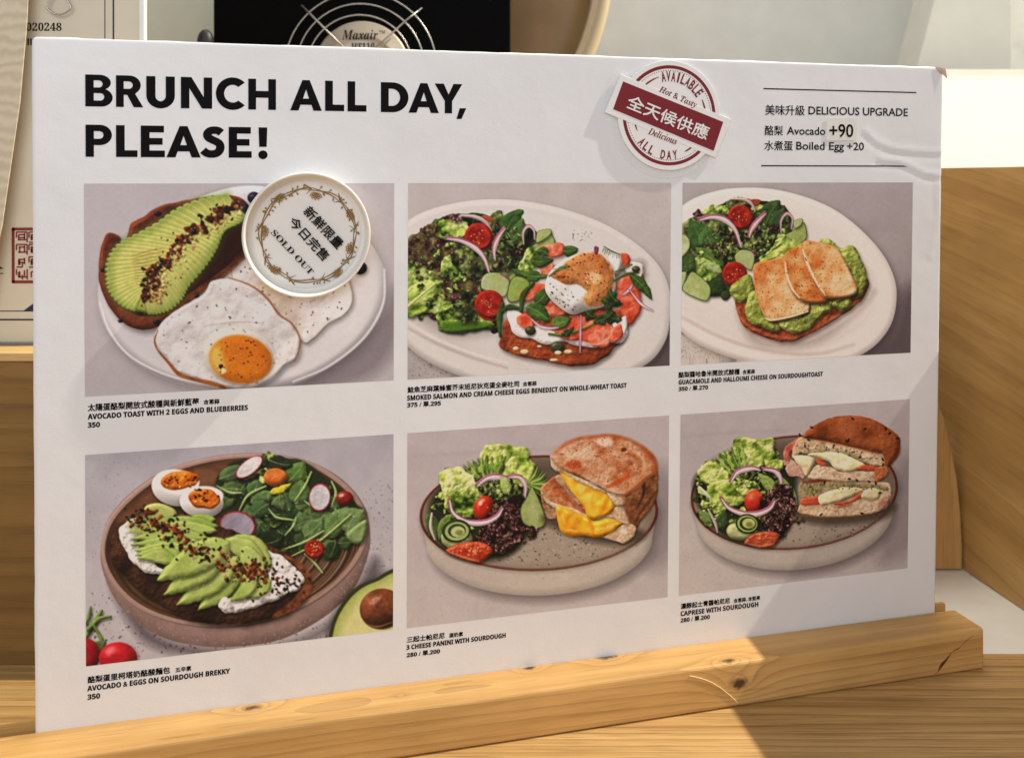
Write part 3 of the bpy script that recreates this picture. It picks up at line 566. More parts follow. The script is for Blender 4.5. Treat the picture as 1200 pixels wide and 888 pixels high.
def pic_c():
    c = Press(1187, 888, 3)
    c.fill([(0, (168, 158, 157)), (.3, (160, 149, 149)), (.6, (152, 141, 142)), (1, (118, 106, 108))], 70, 8, .12)
    c.blob([(0, 760), (200, 840), (330, 888), (0, 900)], (196, 184, 174), feather=10); c.specks(200, [(0, 770), (190, 850), (260, 888), (0, 888)], [(130, 118, 108), (150, 138, 128)], (1, 3), alpha=.6)
    c.blob([(1100, 560), (1190, 560), (1190, 900), (900, 900), (1040, 760)], (84, 72, 76), feather=80, alpha=.75)
    plate = [(-160, 480), (-60, 260), (60, 135), (200, 80), (330, 64), (480, 72), (640, 112), (780, 176), (900, 270), (990, 370), (1045, 470), (1066, 570), (1050, 690), (1000, 780), (920, 850), (780, 910), (500, 920), (250, 870), (30, 750)]
    c.blob(plate, (222, 210, 202), dome=30, kk=.4, light=(-.2, -.45, .86), shadow=(10, 12, 22, .4), feather=2.5)
    c.blob([(-60, 480), (20, 300), (140, 170), (330, 124), (500, 134), (640, 190), (780, 270), (880, 370), (950, 470), (970, 570), (940, 680), (840, 770), (650, 850), (450, 840), (240, 770), (30, 650)], (206, 194, 186), col2=(222, 211, 204), tex=260, feather=30)
    c.line([(30, 680), (180, 760), (340, 820), (520, 856), (700, 858), (860, 815)], [4, 6, 6, 6, 5, 3], (176, 158, 144), feather=22, alpha=.75)
    c.blob([(300, 640), (420, 790), (620, 800), (860, 680), (960, 560), (900, 640), (700, 800), (500, 830), (360, 790)], (150, 130, 118), feather=50, alpha=.7)
    # salad
    c.frill([(30, 260), (110, 190), (200, 150), (300, 120), (420, 130), (530, 150), (570, 240), (520, 360), (400, 420), (290, 460), (270, 560), (190, 580), (60, 540), (30, 480)], 'dark', 1, 46)
    c.blob([(230, 290), (380, 330), (300, 430), (220, 400)], (16, 18, 16), feather=50, alpha=.7)
    c.tangle([(40, 260), (200, 160), (420, 140), (560, 230), (520, 340), (300, 450), (200, 560), (60, 520)], 120, ['dark', 'dark', 'green', 'red', 'dark', 'stem'])
    c.leaf((130, 360), (80, 220), 60, (66, 110, 50), bend=10, vein=(130, 160, 90), col2=(40, 74, 34), tex=30); c.leaf((190, 350), (150, 250), 56, (84, 122, 60), bend=-8, vein=(140, 166, 96), col2=(52, 88, 40), tex=30)
    c.frill([(130, 190), (180, 150), (250, 150), (260, 190), (180, 200)], 'green', 2, 30); c.frill([(90, 190), (110, 170), (135, 190), (120, 210)], 'purple', 2, 18)
    c.frill([(130, 360), (220, 330), (270, 370), (230, 420), (150, 410)], 'red', 3, 28)
    c.leaf((230, 470), (100, 350), 42, (110, 140, 66), bend=12, vein=(180, 196, 130), col2=(70, 104, 42), tex=30)
    c.frill([(60, 420), (140, 400), (230, 440), (200, 500), (110, 500)], 'green', 4, 34); c.leaf((230, 470), (130, 430), 22, (150, 170, 106), bend=6)
    c.leaf((50, 480), (70, 360), 44, (78, 112, 50), bend=4, col2=(50, 80, 36), tex=28); c.leaf((180, 580), (230, 490), 46, (58, 86, 46), bend=0, col2=(30, 50, 28), tex=26); c.leaf((220, 580), (275, 580), 24, (52, 70, 40))
    c.leaf((440, 240), (510, 120), 46, (64, 96, 48), bend=-10, vein=(120, 146, 84), col2=(42, 68, 34), tex=30); c.leaf((460, 250), (530, 160), 34, (70, 100, 54), bend=12, col2=(44, 70, 36), tex=26)
    c.frill([(250, 130), (330, 110), (400, 130), (350, 150), (270, 170)], 'dark', 5, 26); c.line([(270, 118), (330, 120), (370, 140), (388, 176)], [4, 8, 8, 4], (196, 158, 154), dome=7, shadow=(3, 4, 4, .5)); c.blob([(372, 120), (412, 122), (410, 145), (385, 150)], (150, 60, 46), dome=6)
    c.tangle([(200, 260), (300, 280), (320, 360), (250, 420), (150, 380), (100, 400)], 40, ['red', 'dark', 'dark', 'green'], (8, 20))
    c.tomato(318, 205, 62, 58, 30)
    c.onion([(118, 212), (180, 200), (240, 214), (290, 262), (316, 340)], 17)
    c.onion([(436, 182), (400, 220), (370, 260), (356, 298)], 14, (200, 160, 158)); c.frill([(370, 300), (450, 260), (490, 290), (440, 370), (380, 390), (330, 360)], 'dark', 7, 26)
    c.tangle([(330, 300), (480, 230), (500, 300), (420, 400), (340, 370)], 36, ['dark', 'dark', 'purple', 'green'], (8, 20))
    c.onion([(512, 280), (512, 220), (540, 186), (566, 210), (560, 260)], 8, (176, 150, 140))
    c.cuke([(520, 300), (570, 268), (618, 230), (634, 260), (634, 310), (590, 336), (540, 330)], (140, 156, 86)); c.cuke([(572, 228), (600, 212), (616, 216), (612, 240), (580, 260)], (168, 182, 120), w=4)
    c.frill([(400, 400), (470, 350), (510, 290), (580, 320), (520, 370), (450, 420)], 'green', 8, 30)
    c.cuke([(290, 390), (320, 362), (370, 370), (386, 400), (370, 460), (330, 440), (300, 425)], (176, 178, 132), w=4); c.line([(360, 358), (378, 374), (388, 392)], [2, 5, 2], (150, 60, 92))
    c.cuke([(20, 300), (44, 286), (72, 310), (74, 350), (50, 385), (20, 400)], (190, 196, 150), w=4); c.cuke([(20, 480), (60, 470), (40, 540), (20, 545)], (180, 188, 150), w=3)
    c.cuke([(40, 555), (60, 500), (90, 466), (150, 510), (176, 550), (160, 604), (110, 596)], (178, 192, 130), w=6)
    c.tomato(290, 478, 60, 60, 10)
    # toast and guacamole
    c.blob([(288, 600), (330, 560), (600, 420), (900, 480), (926, 560), (870, 630), (780, 690), (680, 750), (600, 790), (520, 802), (430, 780), (350, 740), (310, 680)], (182, 92, 54), col2=(132, 54, 30), tex=30, ta=1.5, rough=((22, 5),), dome=18, bump=((18, 8), (7, 3)), kk=.8, shadow=(6, 9, 9, .45))
    c.line([(300, 640), (340, 710), (430, 760), (530, 780), (620, 766), (760, 690), (880, 610)], [4, 6, 7, 7, 7, 6, 4], (206, 134, 96), feather=8, alpha=.6, col2=(150, 74, 44), tex=18, ta=2)
    GU = [(0, (66, 76, 26)), (.35, (118, 132, 50)), (.65, (156, 166, 80)), (1, (196, 198, 122))]
    def guac(pts, v): c.blob(pts, (150, 160, 74), ramp=GU, field=np.clip(.55+.34*c.fbm(40, v)+.3*c.noise(16, v+2), 0, 1), rough=((30, 9), (12, 4)), dome=20, bump=((34, 14, v), (13, 4, v)), kk=.85, spec=.12, shadow=(5, 9, 8, .55))
    guac([(700, 330), (740, 310), (800, 350), (860, 345), (900, 420), (926, 500), (910, 560), (860, 600), (780, 580), (720, 450)], 1)
    guac([(270, 550), (300, 510), (360, 480), (380, 540), (350, 600), (300, 610)], 2); guac([(350, 600), (390, 560), (440, 640), (500, 740), (430, 740), (350, 690)], 3)
    guac([(500, 690), (600, 640), (740, 600), (756, 650), (690, 690), (640, 740), (570, 760), (520, 730)], 4); guac([(760, 610), (840, 580), (850, 620), (800, 655), (760, 640)], 5); guac([(400, 430), (520, 340), (620, 330), (600, 380), (480, 420)], 6)
    c.specks(70, [(520, 700), (740, 610), (900, 420), (920, 560), (640, 740)], [(60, 50, 30), (40, 36, 24)], (1.2, 3.4)); c.specks(30, [(800, 360), (920, 500), (860, 590), (760, 560)], [(210, 190, 110)], (2, 6), alpha=.6)
    # grilled cheese slices
    HA = [(0, (176, 84, 34)), (.3, (208, 124, 60)), (.52, (222, 176, 122)), (.75, (232, 204, 168)), (1, (240, 222, 196))]
    def hal(pts, v, b): c.blob(pts, (230, 190, 140), ramp=HA, field=np.clip(.52+b+.45*c.fbm(90, v)+.2*c.noise(24, v+4), 0, 1), dome=9, bump=((30, 4, v), (9, 1.5, v)), kk=.7, rim=((196, 104, 46), 12, .5), shadow=(6, 9, 7, .6), feather=2)
    h1 = [(380, 445), (392, 428), (470, 408), (530, 404), (600, 560), (644, 600), (640, 655), (560, 680), (470, 697), (440, 680), (400, 590), (384, 500)]
    h2 = [(528, 395), (545, 368), (610, 345), (650, 380), (735, 575), (730, 605), (660, 612), (600, 592), (560, 545), (536, 470)]
    h3 = [(612, 345), (630, 318), (690, 325), (775, 350), (810, 400), (850, 480), (876, 545), (860, 575), (790, 588), (720, 580), (680, 520), (640, 440)]
    for h_, v, b in ((h1, 21, -.06), (h2, 22, -.2), (h3, 23, -.1)): hal([tuple(np.array(q)+np.array([-3, 9])) for q in h_], v+9, -.1); hal(h_, v, b)
    c.line([(440, 690), (470, 697), (560, 680), (640, 655)], [3, 5, 5, 4], (238, 216, 176), feather=4, alpha=.9); c.line([(532, 420), (540, 480), (566, 548), (600, 590)], [3, 5, 5, 3], (240, 210, 172), feather=4, alpha=.9); c.line([(616, 360), (645, 440), (684, 520), (724, 578)], [3, 5, 5, 3], (244, 214, 180), feather=4, alpha=.9)
    for h_, n in ((h1, 90), (h2, 120), (h3, 50)): c.specks(n, h_, [(50, 34, 28), (80, 50, 36), (120, 70, 40)], (1, 2.7))
    c.specks(130, [(40, 240), (300, 130), (540, 150), (560, 330), (300, 520), (60, 560)], [(246, 246, 238), (226, 232, 210)], (.7, 2.0), alpha=.55); c.specks(80, [(300, 560), (900, 420), (920, 560), (560, 760)], [(250, 244, 234)], (.7, 1.8), alpha=.5)
    c.finish()
    return c

def pic_d():
    c = Press(1184, 888, 4)
    c.fill([(0, (158, 154, 162)), (.2, (168, 163, 170)), (.6, (172, 166, 171)), (1, (176, 168, 170))], 40, 10, .05)
    c.specks(420, [(0, 560), (160, 640), (400, 780), (700, 780), (950, 700), (1184, 520), (1184, 888), (0, 888)], [(70, 64, 70), (96, 88, 94), (54, 48, 54)], (1, 4.2), alpha=.75)
    c.specks(120, [(0, 100), (300, 100), (100, 400), (0, 600)], [(140, 136, 144), (120, 116, 124)], (1, 2.6), alpha=.6); c.specks(160, [(1000, 250), (1184, 150), (1184, 540), (1040, 560)], [(120, 114, 122), (100, 94, 100)], (1, 3.2), alpha=.6)
    c.blob([(120, 560), (300, 760), (520, 806), (760, 790), (960, 680), (1080, 480), (1100, 560), (940, 730), (740, 820), (480, 840), (240, 780)], (70, 62, 68), feather=44, alpha=.7)
    # stoneware plate: wall, rim, inside
    wall = [(86, 450), (130, 310), (280, 180), (470, 112), (660, 96), (830, 120), (960, 185), (1045, 280), (1070, 380), (1062, 470), (1010, 590), (900, 695), (740, 776), (560, 802), (430, 796), (300, 762), (180, 680), (110, 570)]
    c.blob(wall, (148, 122, 114), col2=(128, 104, 98), tex=50, dome=40, kk=.35, light=(-.3, -.4, .85), feather=2.5)
    c.specks(240, [(100, 560), (200, 660), (320, 730), (540, 770), (760, 740), (930, 640), (1040, 480), (1060, 500), (930, 690), (740, 776), (540, 800), (300, 760), (180, 680)], [(104, 82, 76), (180, 156, 148)], (1, 2.4), alpha=.55)
    rim = [(88, 445), (132, 312), (282, 182), (470, 114), (660, 98), (830, 122), (955, 186), (1040, 280), (1064, 375), (1040, 470), (960, 570), (830, 660), (660, 718), (500, 734), (340, 712), (210, 656), (120, 560)]
    c.blob(rim, (158, 130, 120), dome=8, kk=.6, feather=2.5)
    ins = [(102, 446), (146, 322), (290, 196), (472, 130), (660, 112), (824, 136), (942, 198), (1022, 284), (1044, 372), (1022, 456), (944, 554), (818, 640), (654, 698), (500, 716), (346, 694), (222, 640), (136, 552)]
    c.blob(ins, (92, 62, 44), col2=(58, 38, 28), tex=160, feather=4)
    c.clip = None
    c.blob([(150, 340), (300, 205), (480, 140), (660, 122), (820, 146), (900, 190), (800, 230), (600, 200), (440, 220), (260, 300)], (128, 86, 60), col2=(92, 58, 40), tex=70, feather=26, alpha=.9)
    for i in range(17):
        o = i*13; c.line([(540-o*.2, 170+o*.3), (430+o*.1, 150+o*.6)], [2, 4, 2], (150, 106, 78), feather=8, alpha=.35)
    for i in range(20):
        r = 1-i*.026; p = ell(560, 440, 470*r, 285*r, -8, 40, -12+i*1.2, 58)
        c.line(p, [1, 2.5+(i*7 % 4), 1], [(150, 124, 100), (116, 88, 66), (60, 42, 34), (168, 146, 122)][i % 4], feather=5, alpha=.7)
    for i in range(9):
        r = .97-i*.03; c.line(ell(560, 420, 455*r, 300*r, -8, 30, 120, 190), [1, 3, 1], [(88, 70, 50), (40, 28, 22), (110, 92, 66)][i % 3], feather=6, alpha=.6)
    c.blob([(130, 440), (300, 620), (500, 700), (700, 690), (640, 600), (260, 420)], (24, 16, 14), feather=50, alpha=.85)
    # green salad
    reg = [(520, 170), (600, 125), (700, 105), (830, 125), (930, 210), (1000, 260), (1050, 320), (1010, 400), (900, 400), (790, 460), (660, 440), (620, 330), (520, 270)]
    c.blob(reg, (34, 52, 32), rough=((30, 14),), feather=8, shadow=(4, 10, 14, .6))
    c.tangle(reg, 60, ['dark', 'dark', 'green', 'dark'], (16, 34))
    A = np.array
    rg = np.random.RandomState(9)
    for i in range(54):
        t = rg.rand(); q = A([540+t*440, 160+t*150+rg.rand()*(190-40*t)]); a = rg.rand()*6.28; L = 50+rg.rand()*60
        g = [(58, 94, 48), (80, 118, 66), (44, 72, 42), (100, 138, 80), (66, 104, 60)][i % 5]
        c.leaf(q, q+A([math.cos(a), math.sin(a)*.75])*L, 16+rg.rand()*18, g, bend=rg.randn()*8, vein=(130, 158, 104), col2=tuple(int(v*.68) for v in g), tex=26, bump=((16, 5),))
    for a, t, w, g in (((520, 190), (610, 140), 30, (84, 112, 70)), ((770, 200), (830, 125), 40, (100, 146, 70)), ((800, 280), (820, 190), 40, (96, 138, 76)), ((700, 280), (640, 330), 36, (70, 108, 66)), ((660, 430), (760, 400), 44, (34, 56, 40)), ((600, 230), (520, 230), 26, (100, 136, 76)), ((890, 400), (990, 290), 40, (110, 150, 84)), ((700, 120), (790, 140), 28, (50, 66, 46)), ((830, 400), (900, 330), 34, (104, 140, 86))):
        c.leaf(a, t, w, g, bend=6, vein=(160, 184, 124), col2=tuple(int(v*.7) for v in g), tex=30, bump=((16, 4),))
    c.leaf((985, 390), (1050, 300), 52, (112, 140, 88), bend=-14, vein=(160, 178, 120), col2=(84, 112, 66), tex=30); c.blob([(985, 390), (1050, 340), (1060, 370), (1044, 420), (1010, 425)], (118, 146, 92), dome=14, shadow=(4, 6, 6, .5), bump=((20, 4),))
    for p_ in ([(592, 305), (625, 250), (690, 216)], [(795, 270), (830, 220), (856, 165)], [(778, 475), (880, 420), (1000, 320)], [(830, 462), (870, 500), (896, 532)], [(760, 445), (830, 420), (900, 380)], [(760, 395), (790, 360), (800, 330)], [(930, 290), (945, 240), (930, 200)], [(510, 215), (560, 240), (600, 240)], [(830, 270), (860, 290), (900, 300)], [(700, 300), (730, 330), (790, 340)]):
        c.line(p_, [2, 4.5, 3], (150, 180, 108), dome=4, shadow=(3, 4, 4, .55), feather=2)
    for q, f in (((630, 147, 60, 27, -38), (226, 218, 218)), ((887, 258, 40, 52, 8), (206, 204, 210)), ((587, 360, 66, 52, 10), (158, 148, 166))):
        c.blob(ell(*q), (156, 30, 56), dome=6, shadow=(4, 7, 7, .6), feather=2); q2 = (q[0]-1, q[1]-1, q[2]*.91, q[3]*.88, q[4]); c.blob(ell(*q2), f, col2=tuple(int(v*.86) for v in f), tex=30, feather=4, bump=((18, 2),))
    c.blob(ell(725, 184, 43, 33), (206, 104, 36), dome=22, spec=.4, shadow=(4, 7, 7, .6)); c.blob(ell(724, 172, 36, 17), (224, 136, 62), col2=(196, 96, 36), tex=18, feather=4); c.leaf((705, 240), (785, 205), 14, (196, 178, 50), bend=4)
    c.tomato(977, 260, 32, 26, 0, False, (126, 32, 26)); c.tomato(866, 446, 36, 35, 0, True, (140, 34, 22))
    # boiled egg halves
    for e, y, r in (((360, 222, 88, 66, 12), (374, 196, 72, 33, -6), 0), ((455, 275, 80, 56, 6), (464, 262, 60, 36, 8), 1)):
        c.blob(ell(*e), (220, 214, 210), dome=50, kk=.6, shadow=(4, 9, 10, .6), feather=2)
        c.blob(ell(e[0]+6, e[1]-22, e[2]*.92, e[3]*.66, e[4]-8), (232, 228, 224), feather=7)
        c.blob(ell(*y), (214, 116, 24), col2=(190, 86, 14), tex=24, ta=1.6, rough=((18, 5),), dome=12, bump=((12, 4),), kk=.8, spec=.2, feather=3); c.specks(9, ell(*y), [(244, 190, 110), (240, 160, 60)], (2, 5), dome=True); c.specks(15, ell(e[0]+10, e[1]-26, e[2]*.8, e[3]*.5), BLK, (2, 6), dome=True)
    c.blob([(380, 320), (440, 330), (420, 350), (360, 340)], (176, 120, 70), feather=12, alpha=.7)
    # toast
    toast = [(120, 440), (130, 400), (170, 345), (260, 310), (420, 340), (620, 400), (760, 460), (815, 500), (845, 560), (838, 610), (790, 660), (700, 700), (560, 720), (430, 708), (330, 660), (260, 620), (180, 550), (135, 500)]
    c.blob(toast, (84, 52, 38), col2=(42, 26, 24), tex=40, ta=1.7, rough=((24, 7), (9, 3)), dome=26, bump=((20, 10), (8, 4)), kk=.85, shadow=(6, 10, 10, .7))
    c.line([(720, 690), (790, 650), (832, 600), (840, 555), (815, 508), (760, 470)], [8, 18, 20, 16, 12, 6], (142, 84, 50), col2=(90, 46, 26), tex=16, ta=1.8, feather=8, alpha=.9); c.specks(160, toast, [(120, 80, 56), (30, 18, 18), (96, 56, 40)], (1.5, 4.5), alpha=.6)
    CH = [(0, (178, 168, 162)), (.4, (214, 206, 200)), (1, (240, 236, 232))]
    def chz(p_, v): c.blob(p_, (226, 220, 214), ramp=CH, field=np.clip(.6+.5*c.fbm(30, v), 0, 1), rough=((26, 9), (10, 4)), dome=14, bump=((22, 9, v), (8, 3, v)), kk=.75, shadow=(3, 5, 5, .5))
    chz([(155, 370), (190, 338), (240, 340), (220, 420), (260, 480), (320, 520), (300, 545), (230, 515), (190, 480), (165, 420)], 1); chz([(690, 455), (730, 465), (790, 505), (826, 560), (800, 600), (720, 630), (610, 672), (540, 668), (520, 650), (600, 600), (690, 560)], 2); chz([(300, 330), (420, 340), (440, 360), (330, 380)], 3)
    # avocado fans
    def sl(a, t, w, b, g=(146, 172, 84)): c.leaf(a, t, w, g, bend=b, col2=(172, 188, 108), tex=50, rim=((96, 134, 48), 7, .75), bump=((40, 4),), dome=w*.45, kk=.6, shadow=(2, 6, 6, .6), feather=2)
    c.blob([(250, 290), (300, 278), (355, 300), (360, 330), (300, 340), (255, 325)], (160, 176, 100), rim=((186, 176, 100), 16, .7), dome=14, shadow=(3, 6, 6, .5))
    for i, (a, t, w, b) in enumerate((((510, 335), (330, 375), 24, 8), ((515, 360), (200, 360), 26, 12), ((510, 378), (190, 385), 28, 14), ((480, 405), (192, 410), 26, 14), ((470, 430), (198, 430), 26, 12), ((430, 455), (205, 452), 26, 12), ((390, 475), (212, 468), 26, 16), ((370, 495), (220, 480), 28, 18))): sl(a, t, w, b, [(140, 168, 80), (122, 156, 68), (152, 178, 92)][i % 3])
    c.blob([(180, 350), (240, 320), (330, 330), (320, 380), (220, 395)], (150, 170, 84), feather=20, alpha=.7)
    for a, t, w, b in (((560, 400), (716, 520), 34, -26), ((540, 405), (700, 560), 40, -26), ((600, 430), (690, 600), 40, -10), ((640, 520), (622, 624), 30, 8)): sl(a, t, w, b, (150, 174, 90))
    sl((710, 560), (622, 622), 24, -6, (120, 156, 64)); sl((660, 540), (555, 640), 28, -8, (134, 166, 76))
    for a, t, w, b in (((600, 490), (440, 668), 40, -16), ((590, 470), (362, 650), 44, -14), ((560, 440), (318, 612), 50, -6), ((560, 420), (292, 560), 56, 6)): sl(a, t, w, b, (146, 174, 84))
    c.line([(440, 668), (560, 590), (600, 520)], [1, 3, 1], (110, 146, 60), feather=4, alpha=.6)
    c.blob([(440, 450), (560, 410), (640, 440), (620, 520), (520, 500)], (160, 182, 100), feather=40, alpha=.35)
    chz([(518, 650), (545, 620), (566, 650), (560, 675), (530, 676)], 5)
    pth = [(200, 330), (260, 345), (330, 370), (400, 430), (470, 460), (540, 490), (600, 520), (680, 530)]
    c.specks(70, None, SEED, (2, 5), path=pth, spread=44, dome=True); c.specks(110, None, [(130, 44, 22), (96, 30, 18), (150, 66, 34)], (3, 10), path=pth, spread=34, dome=True, asp=2.2); c.specks(150, None, BLK, (2.5, 6), path=pth, spread=64, asp=2, dome=True)
    c.specks(80, None, BLK, (2.5, 5.5), path=[(640, 560), (720, 490), (740, 580), (820, 560), (640, 640)], spread=50, asp=2, dome=True); c.specks(30, None, [(120, 44, 24)], (3, 8), path=[(580, 540), (660, 510), (720, 560)], spread=34, dome=True)
    # avocado half and radishes beside the plate
    c.blob([(915, 790), (940, 690), (1000, 600), (1080, 556), (1190, 540), (1190, 900), (915, 900)], (44, 50, 30), dome=12, shadow=(-8, 4, 14, .5)); c.blob([(928, 800), (950, 700), (1010, 612), (1088, 566), (1200, 550), (1200, 900), (928, 900)], (196, 190, 122), col2=(204, 200, 140), tex=80, rim=((140, 160, 70), 50, .85), feather=5)
    c.blob(ell(1112, 664, 80, 74, -10), (86, 52, 30), feather=5); c.blob(ell(1112, 660, 76, 70, -10), (124, 68, 42), col2=(72, 36, 24), tex=44, ta=1.7, dome=54, kk=.85, spec=.3, bump=((26, 4),), shadow=(4, 6, 6, .4)); c.line([(1060, 722), (1100, 728), (1150, 712)], [2, 4, 2], (150, 110, 70), feather=5, alpha=.7)
    for p_, w in (([(30, 770), (60, 720), (90, 670)], 11), ([(40, 740), (80, 700), (124, 690)], 8), ([(28, 720), (44, 690), (50, 656)], 8), ([(50, 790), (90, 780), (60, 720)], 9)): c.line(p_, [w*.7, w, w*.5], (112, 140, 72), col2=(76, 104, 46), tex=24, dome=w, shadow=(4, 6, 5, .5))
    c.leaf((60, 820), (105, 780), 22, (80, 100, 56)); c.blob(ell(32, 830, 52, 60), (150, 22, 34), dome=36, kk=.8, spec=.25, shadow=(5, 6, 8, .5)); c.blob(ell(150, 842, 70, 58), (170, 26, 36), dome=46, kk=.8, spec=.3, shadow=(5, 6, 8, .5)); c.blob(ell(120, 812, 20, 9, -30), (226, 150, 150), feather=10, alpha=.5)
    c.specks(150, [(530, 180), (700, 110), (930, 210), (1050, 330), (900, 420), (660, 440)], [(246, 246, 238), (226, 232, 210)], (.7, 2.0), alpha=.55); c.specks(70, [(200, 360), (560, 420), (820, 560), (560, 660), (240, 500)], [(250, 244, 234)], (.7, 1.8), alpha=.5)
    c.finish(); return c
def bowl(c, W, rimp, wallp, floorc, darkc):
    c.blob([(q[0]+14, q[1]+26) for q in wallp], (96, 86, 86), feather=46, alpha=.7)
    c.blob(wallp, (186, 174, 162), col2=(172, 160, 150), tex=90, dome=34, kk=.3, light=(-.35, -.2, .9), feather=2.5)
    c.specks(420, wallp, [(150, 136, 124), (126, 112, 100), (204, 194, 182)], (.9, 2.3), alpha=.55)
    c.blob(rimp, (100, 40, 30), feather=2.5, dome=4, shadow=(0, 5, 8, .25))
def sandplate(c, cx, cy, rx, ry, rot, depth):
    rim = ell(cx, cy, rx, ry, rot, 60); low = ell(cx, cy+depth, rx*.93, ry*.98, rot, 60)
    t = np.radians(np.arange(0, 181, 6)); r = math.radians(rot)
    up = ell(cx, cy, rx, ry, rot, 31, 180, 360); dn = ell(cx+2, cy+depth*.98, rx*.95, ry*.98, rot, 31, 0, 180)
    bowl(c, 0, rim, np.vstack([up, dn]), 0, 0)
    ip = ell(cx, cy-1, rx-11, ry-10, rot, 60)
    c.blob(ip, (136, 122, 106), col2=(116, 102, 88), tex=120, feather=3)
    c.blob(ell(cx+20, cy+ry*.28, rx*.84, ry*.66, rot), (164, 150, 136), feather=60, alpha=.8)
    c.blob(ell(cx, cy-ry*.55, rx*.8, ry*.35, rot), (84, 74, 62), feather=60, alpha=.75)
    c.specks(330, ell(cx+60, cy+ry*.5, rx*.75, ry*.4, rot), [(70, 56, 46), (96, 82, 70), (190, 178, 164), (50, 40, 34)], (1, 3.4), alpha=.7)
TOAST = [(0, (104, 46, 20)), (.25, (154, 82, 40)), (.5, (186, 120, 72)), (.75, (206, 158, 112)), (1, (222, 194, 160))]
CRUMB = [(0, (128, 88, 62)), (.35, (176, 136, 104)), (.7, (204, 174, 144)), (1, (224, 204, 180))]
def tex(c, p, R, sc, v, b=0, am=.5, **kw):
    kw.setdefault('dome', 10); kw.setdefault('shadow', (4, 7, 7, .5)); kw.setdefault('bump', ((sc*.5, 5, v), (sc*.16, 2.5, v))); kw.setdefault('rough', ((22, 5), (8, 3)))
    c.blob(p, R[2][1], ramp=R, field=np.clip(.5+b+am*c.fbm(sc, v)+.22*c.noise(sc*.2, v+3), 0, 1), kk=.75, feather=2, **kw)
def pic_e():
    c = Press(1093, 888, 5)
    c.fill([(0, (178, 167, 168)), (.3, (174, 163, 164)), (.6, (178, 167, 167)), (1, (182, 172, 170))], 50, 7, -.05)
    c.line([(20, 190), (300, 170), (700, 150)], [3, 5, 3], (162, 150, 152), feather=20, alpha=.5); c.specks(180, [(20, 640), (300, 760), (1060, 600), (1060, 740), (20, 860)], [(146, 134, 132), (196, 188, 184)], (1, 2.6), alpha=.5)
    c.blob([(1000, 260), (1093, 280), (1093, 560), (980, 620)], (120, 110, 114), feather=80, alpha=.6)
    sandplate(c, 550, 414, 477, 231, -2, 104)
    # salad
    reg = [(110, 420), (165, 260), (300, 210), (420, 150), (510, 200), (570, 260), (540, 440), (420, 570), (300, 590), (180, 540)]
    c.blob([(110, 440), (180, 300), (520, 280), (560, 420), (420, 590), (200, 580)], (30, 36, 22), feather=30, alpha=.9)
    c.tangle(reg, 70, ['green', 'dark', 'light', 'green'], (14, 34))
    c.frill([(310, 190), (330, 160), (405, 132), (460, 150), (508, 150), (500, 230), (450, 270), (380, 280), (330, 260)], 'light', 1, 44); c.frill([(430, 200), (500, 190), (540, 250), (500, 310), (440, 280)], 'light', 2, 36)
    for i in range(16):
        a = 3.4+i*.11; q = np.array([290+i*6, 320-i*2.]); c.leaf(q, q+np.array([math.cos(a)*130, math.sin(a)*115]), 15, [(96, 134, 48), (126, 160, 70), (74, 110, 40)][i % 3], bend=(i % 5-2)*6, lobes=3, vein=(190, 204, 140))
    c.frill([(160, 260), (220, 230), (290, 270), (340, 330), (300, 360), (220, 370), (160, 330)], 'light', 3, 40); c.frill([(180, 330), (260, 310), (310, 350), (290, 420), (220, 430), (180, 390)], 'green', 4, 30)
    c.leaf((100, 420), (150, 470), 20, (90, 120, 60)); c.leaf((140, 520), (110, 410), 26, (60, 90, 44), vein=(150, 170, 110)); c.leaf((190, 420), (150, 520), 24, (96, 126, 60))
    for i in range(14):
        a = -1.2+i*.17; q = np.array([500, 300.]); c.line([q, q+np.array([math.cos(a)*60, math.sin(a)*40]), q+np.array([math.cos(a)*86, math.sin(a)*70-8])], [3, 5, 1.5], [(96, 128, 52), (140, 168, 80), (60, 88, 36)][i % 3], shadow=(2, 4, 4, .5), dome=4)
    c.tangle([(300, 270), (430, 280), (500, 330), (420, 380), (310, 340)], 34, ['dark', 'green', 'dark', 'stem'], (10, 24))
    c.line([(122, 415), (118, 470), (134, 520)], [4, 7, 3], (190, 176, 160), dome=6, shadow=(2, 4, 4, .5))
    c.onion([(300, 300), (345, 270), (400, 268), (430, 276)], 14, (196, 176, 184)); c.onion([(425, 266), (470, 268), (494, 300), (492, 345)], 13, (190, 166, 172))
    c.leaf((430, 340), (395, 262), 20, (150, 176, 96), bend=4, vein=(200, 210, 150))
    c.tomato(328, 392, 38, 50, 24, False, (176, 40, 22))
    reg2 = [(310, 480), (380, 390), (470, 340), (506, 400), (484, 510), (400, 580), (320, 560), (290, 520)]
    c.blob(reg2, (26, 14, 16), rough=((24, 12),), shadow=(4, 8, 8, .6), feather=6); c.tangle(reg2, 120, ['purple', 'purple', 'purple', 'red'], (9, 24)); c.specks(50, reg2, [(150, 108, 110), (120, 80, 84), (190, 160, 160)], (1.5, 4.5), alpha=.7)
    c.onion([(190, 358), (206, 410), (262, 446), (330, 448), (380, 424), (402, 390)], 13, (204, 184, 194))
    c.cuke([(476, 396), (500, 350), (522, 308), (548, 350), (580, 440), (552, 476), (500, 464), (480, 440)], (138, 150, 92), w=8); c.blob([(505, 400), (530, 370), (548, 420), (520, 444)], (166, 172, 120), feather=14, alpha=.7)
    c.tangle([(480, 480), (540, 470), (550, 520), (490, 530)], 12, ['purple', 'red'], (8, 18))
